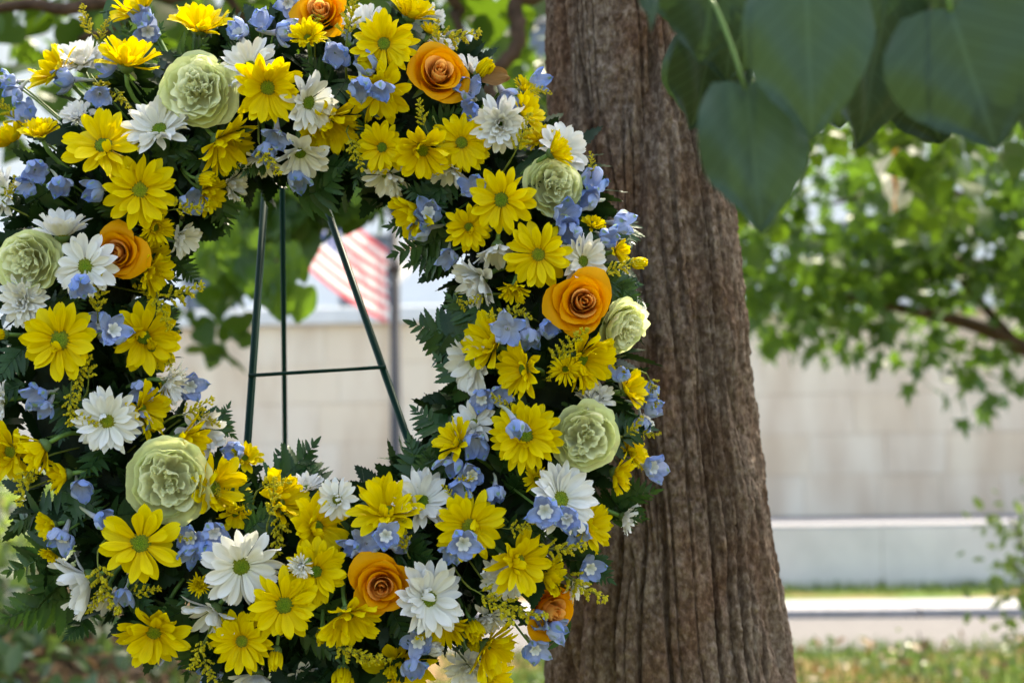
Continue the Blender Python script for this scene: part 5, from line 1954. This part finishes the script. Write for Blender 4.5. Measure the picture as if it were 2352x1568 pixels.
for k, (bx, by, tx, ty) in enumerate(Fl):
    frond_px(bx, by, tx, ty, 9 if math.hypot(tx - bx, ty - by) > 90 else 7, 0.48, -0.004 if k < 45 else -0.010, 0.004 if k < 45 else 0.006)
for k in range(56):
    a = 2 * math.pi * (k + random.uniform(-.3, .3)) / 56
    rho = TR + TA * random.uniform(-0.62, 0.75)
    p = wp(rho * math.cos(a), rho * math.sin(a), TB * 0.62)
    v = p - EYE
    d = v.dot(FWD)
    x, y = 1176 + v.dot(RIGHT) / d * FPX, 784 - v.dot(UP) / d * FPX
    if not (-40 < x < 2392 and -40 < y < 1600):
        continue
    an = random.uniform(0, 6.28)
    frond_px(x, y, x + 115 * math.cos(an), y + 115 * math.sin(an), 8, 0.44, -0.014, -0.002)
# one dry brown leaf near the top
_p, _u, _v, _q = locate(1135, 190, .012)
dl = empty('dry_leaf', _p, facing(.2, -.3).to_track_quat('Z', 'Y'))
_me = spoon('dry_leaf', M['deadleaf'], -0.5, 0.8, 1.5, 1.0)
o = obj('leaf_blade', _me, dl, (-0.012, 0.002, 0), None, 0.026)
tube('stem', [(-0.012, 0.002, 0), (-0.02, 0, -0.02), (-0.02, 0, -0.05)], 0.0008, M['twig'], dl, 4)
tag(dl, 'curled dry brown leaf among the flowers at the upper right', 'dry leaf')

# ---------------------------------------------------------------- labels that single out each piece of the wreath
HOURS = ['twelve', 'one', 'two', 'three', 'four', 'five', 'six', 'seven', 'eight', 'nine', 'ten', 'eleven']
NAMES = {'yellow_daisy': ('yellow daisy', 'daisy', 'yellow daisies in the wreath'), 'white_daisy': ('white daisy', 'daisy', 'white daisies in the wreath'),
         'daisy_bud': ('half-closed daisy bud', 'flower bud', 'daisy buds in the wreath'), 'green_carnation': ('pale green ruffled carnation', 'carnation', 'green carnations in the wreath'),
         'orange_rose': ('orange rose', 'rose', 'orange roses in the wreath'), 'blue_delphinium': ('blue delphinium floret', 'delphinium', 'delphinium florets in the wreath'),
         'goldenrod_sprig': ('goldenrod sprig', 'goldenrod', 'goldenrod sprigs in the wreath'), 'fern_frond': ('dark fern frond', 'fern', 'fern fronds in the wreath')}


def clock(x, y):
    a = math.degrees(math.atan2(x - 705, -(y - 768))) % 360
    k = int(round(a / 15)) % 24
    hname = HOURS[(k // 2) % 12]
    return hname + " o'clock" if k % 2 == 0 else 'half past ' + hname


def ringpos(q):
    if q < -0.55:
        return 'inner rim'
    if q < -0.1:
        return 'inner half'
    if q < 0.45:
        return 'outer half'
    return 'outer rim'


def turned(fx, fy):
    m = math.hypot(fx, fy)
    if m < 0.25:
        return 'facing out'
    if abs(fx) > abs(fy) * 1.6:
        return 'turned right' if fx > 0 else 'turned left'
    if abs(fy) > abs(fx) * 1.6:
        return 'nodding down' if fy > 0 else 'looking up'
    return ('turned down' if fy > 0 else 'turned up') + (' right' if fx > 0 else ' left')


byk = {}
for it in ITEMS:
    nm, cat, grp = NAMES[it['kind']]
    pre = ''
    if it['kind'] in ('yellow_daisy', 'white_daisy'):
        s = it['size']
        pre = 'small ' if s < 50 else ('large ' if s > 84 else '')
        if 'double' in it['extra']:
            pre += 'full '
    if it['kind'] == 'daisy_bud':
        nm = it['extra'] + ' ' + nm
    view = '' if it['kind'] in ('fern_frond', 'goldenrod_sprig') else ' ' + turned(it['fx'], it['fy'])
    it['base'] = f"{pre}{nm}{view} at {clock(it['x'], it['y'])}, {ringpos(it['q'])} of wreath"
    tag(it['root'], None, cat, grp)
    byk.setdefault(it['base'], []).append(it)
for base, its in byk.items():
    if len(its) == 1:
        its[0]['root']['label'] = base
        continue
    dy = max(i['y'] for i in its) - min(i['y'] for i in its)
    dxx = max(i['x'] for i in its) - min(i['x'] for i in its)
    its.sort(key=(lambda i: i['y']) if dy >= dxx else (lambda i: i['x']))
    if len(its) == 2:
        words = ['upper', 'lower'] if dy >= dxx else ['left', 'right']
    elif len(its) == 3:
        words = ['top', 'middle', 'bottom'] if dy >= dxx else ['left', 'middle', 'right']
    else:
        words = ['first', 'second', 'third', 'fourth', 'fifth', 'sixth', 'seventh', 'eighth', 'ninth']
        words = [w + (' from top' if dy >= dxx else ' from left') for w in words]
    for w, i in zip(words, its):
        i['root']['label'] = base + f", {w} one" if 'from' not in w else base + f", {w}"
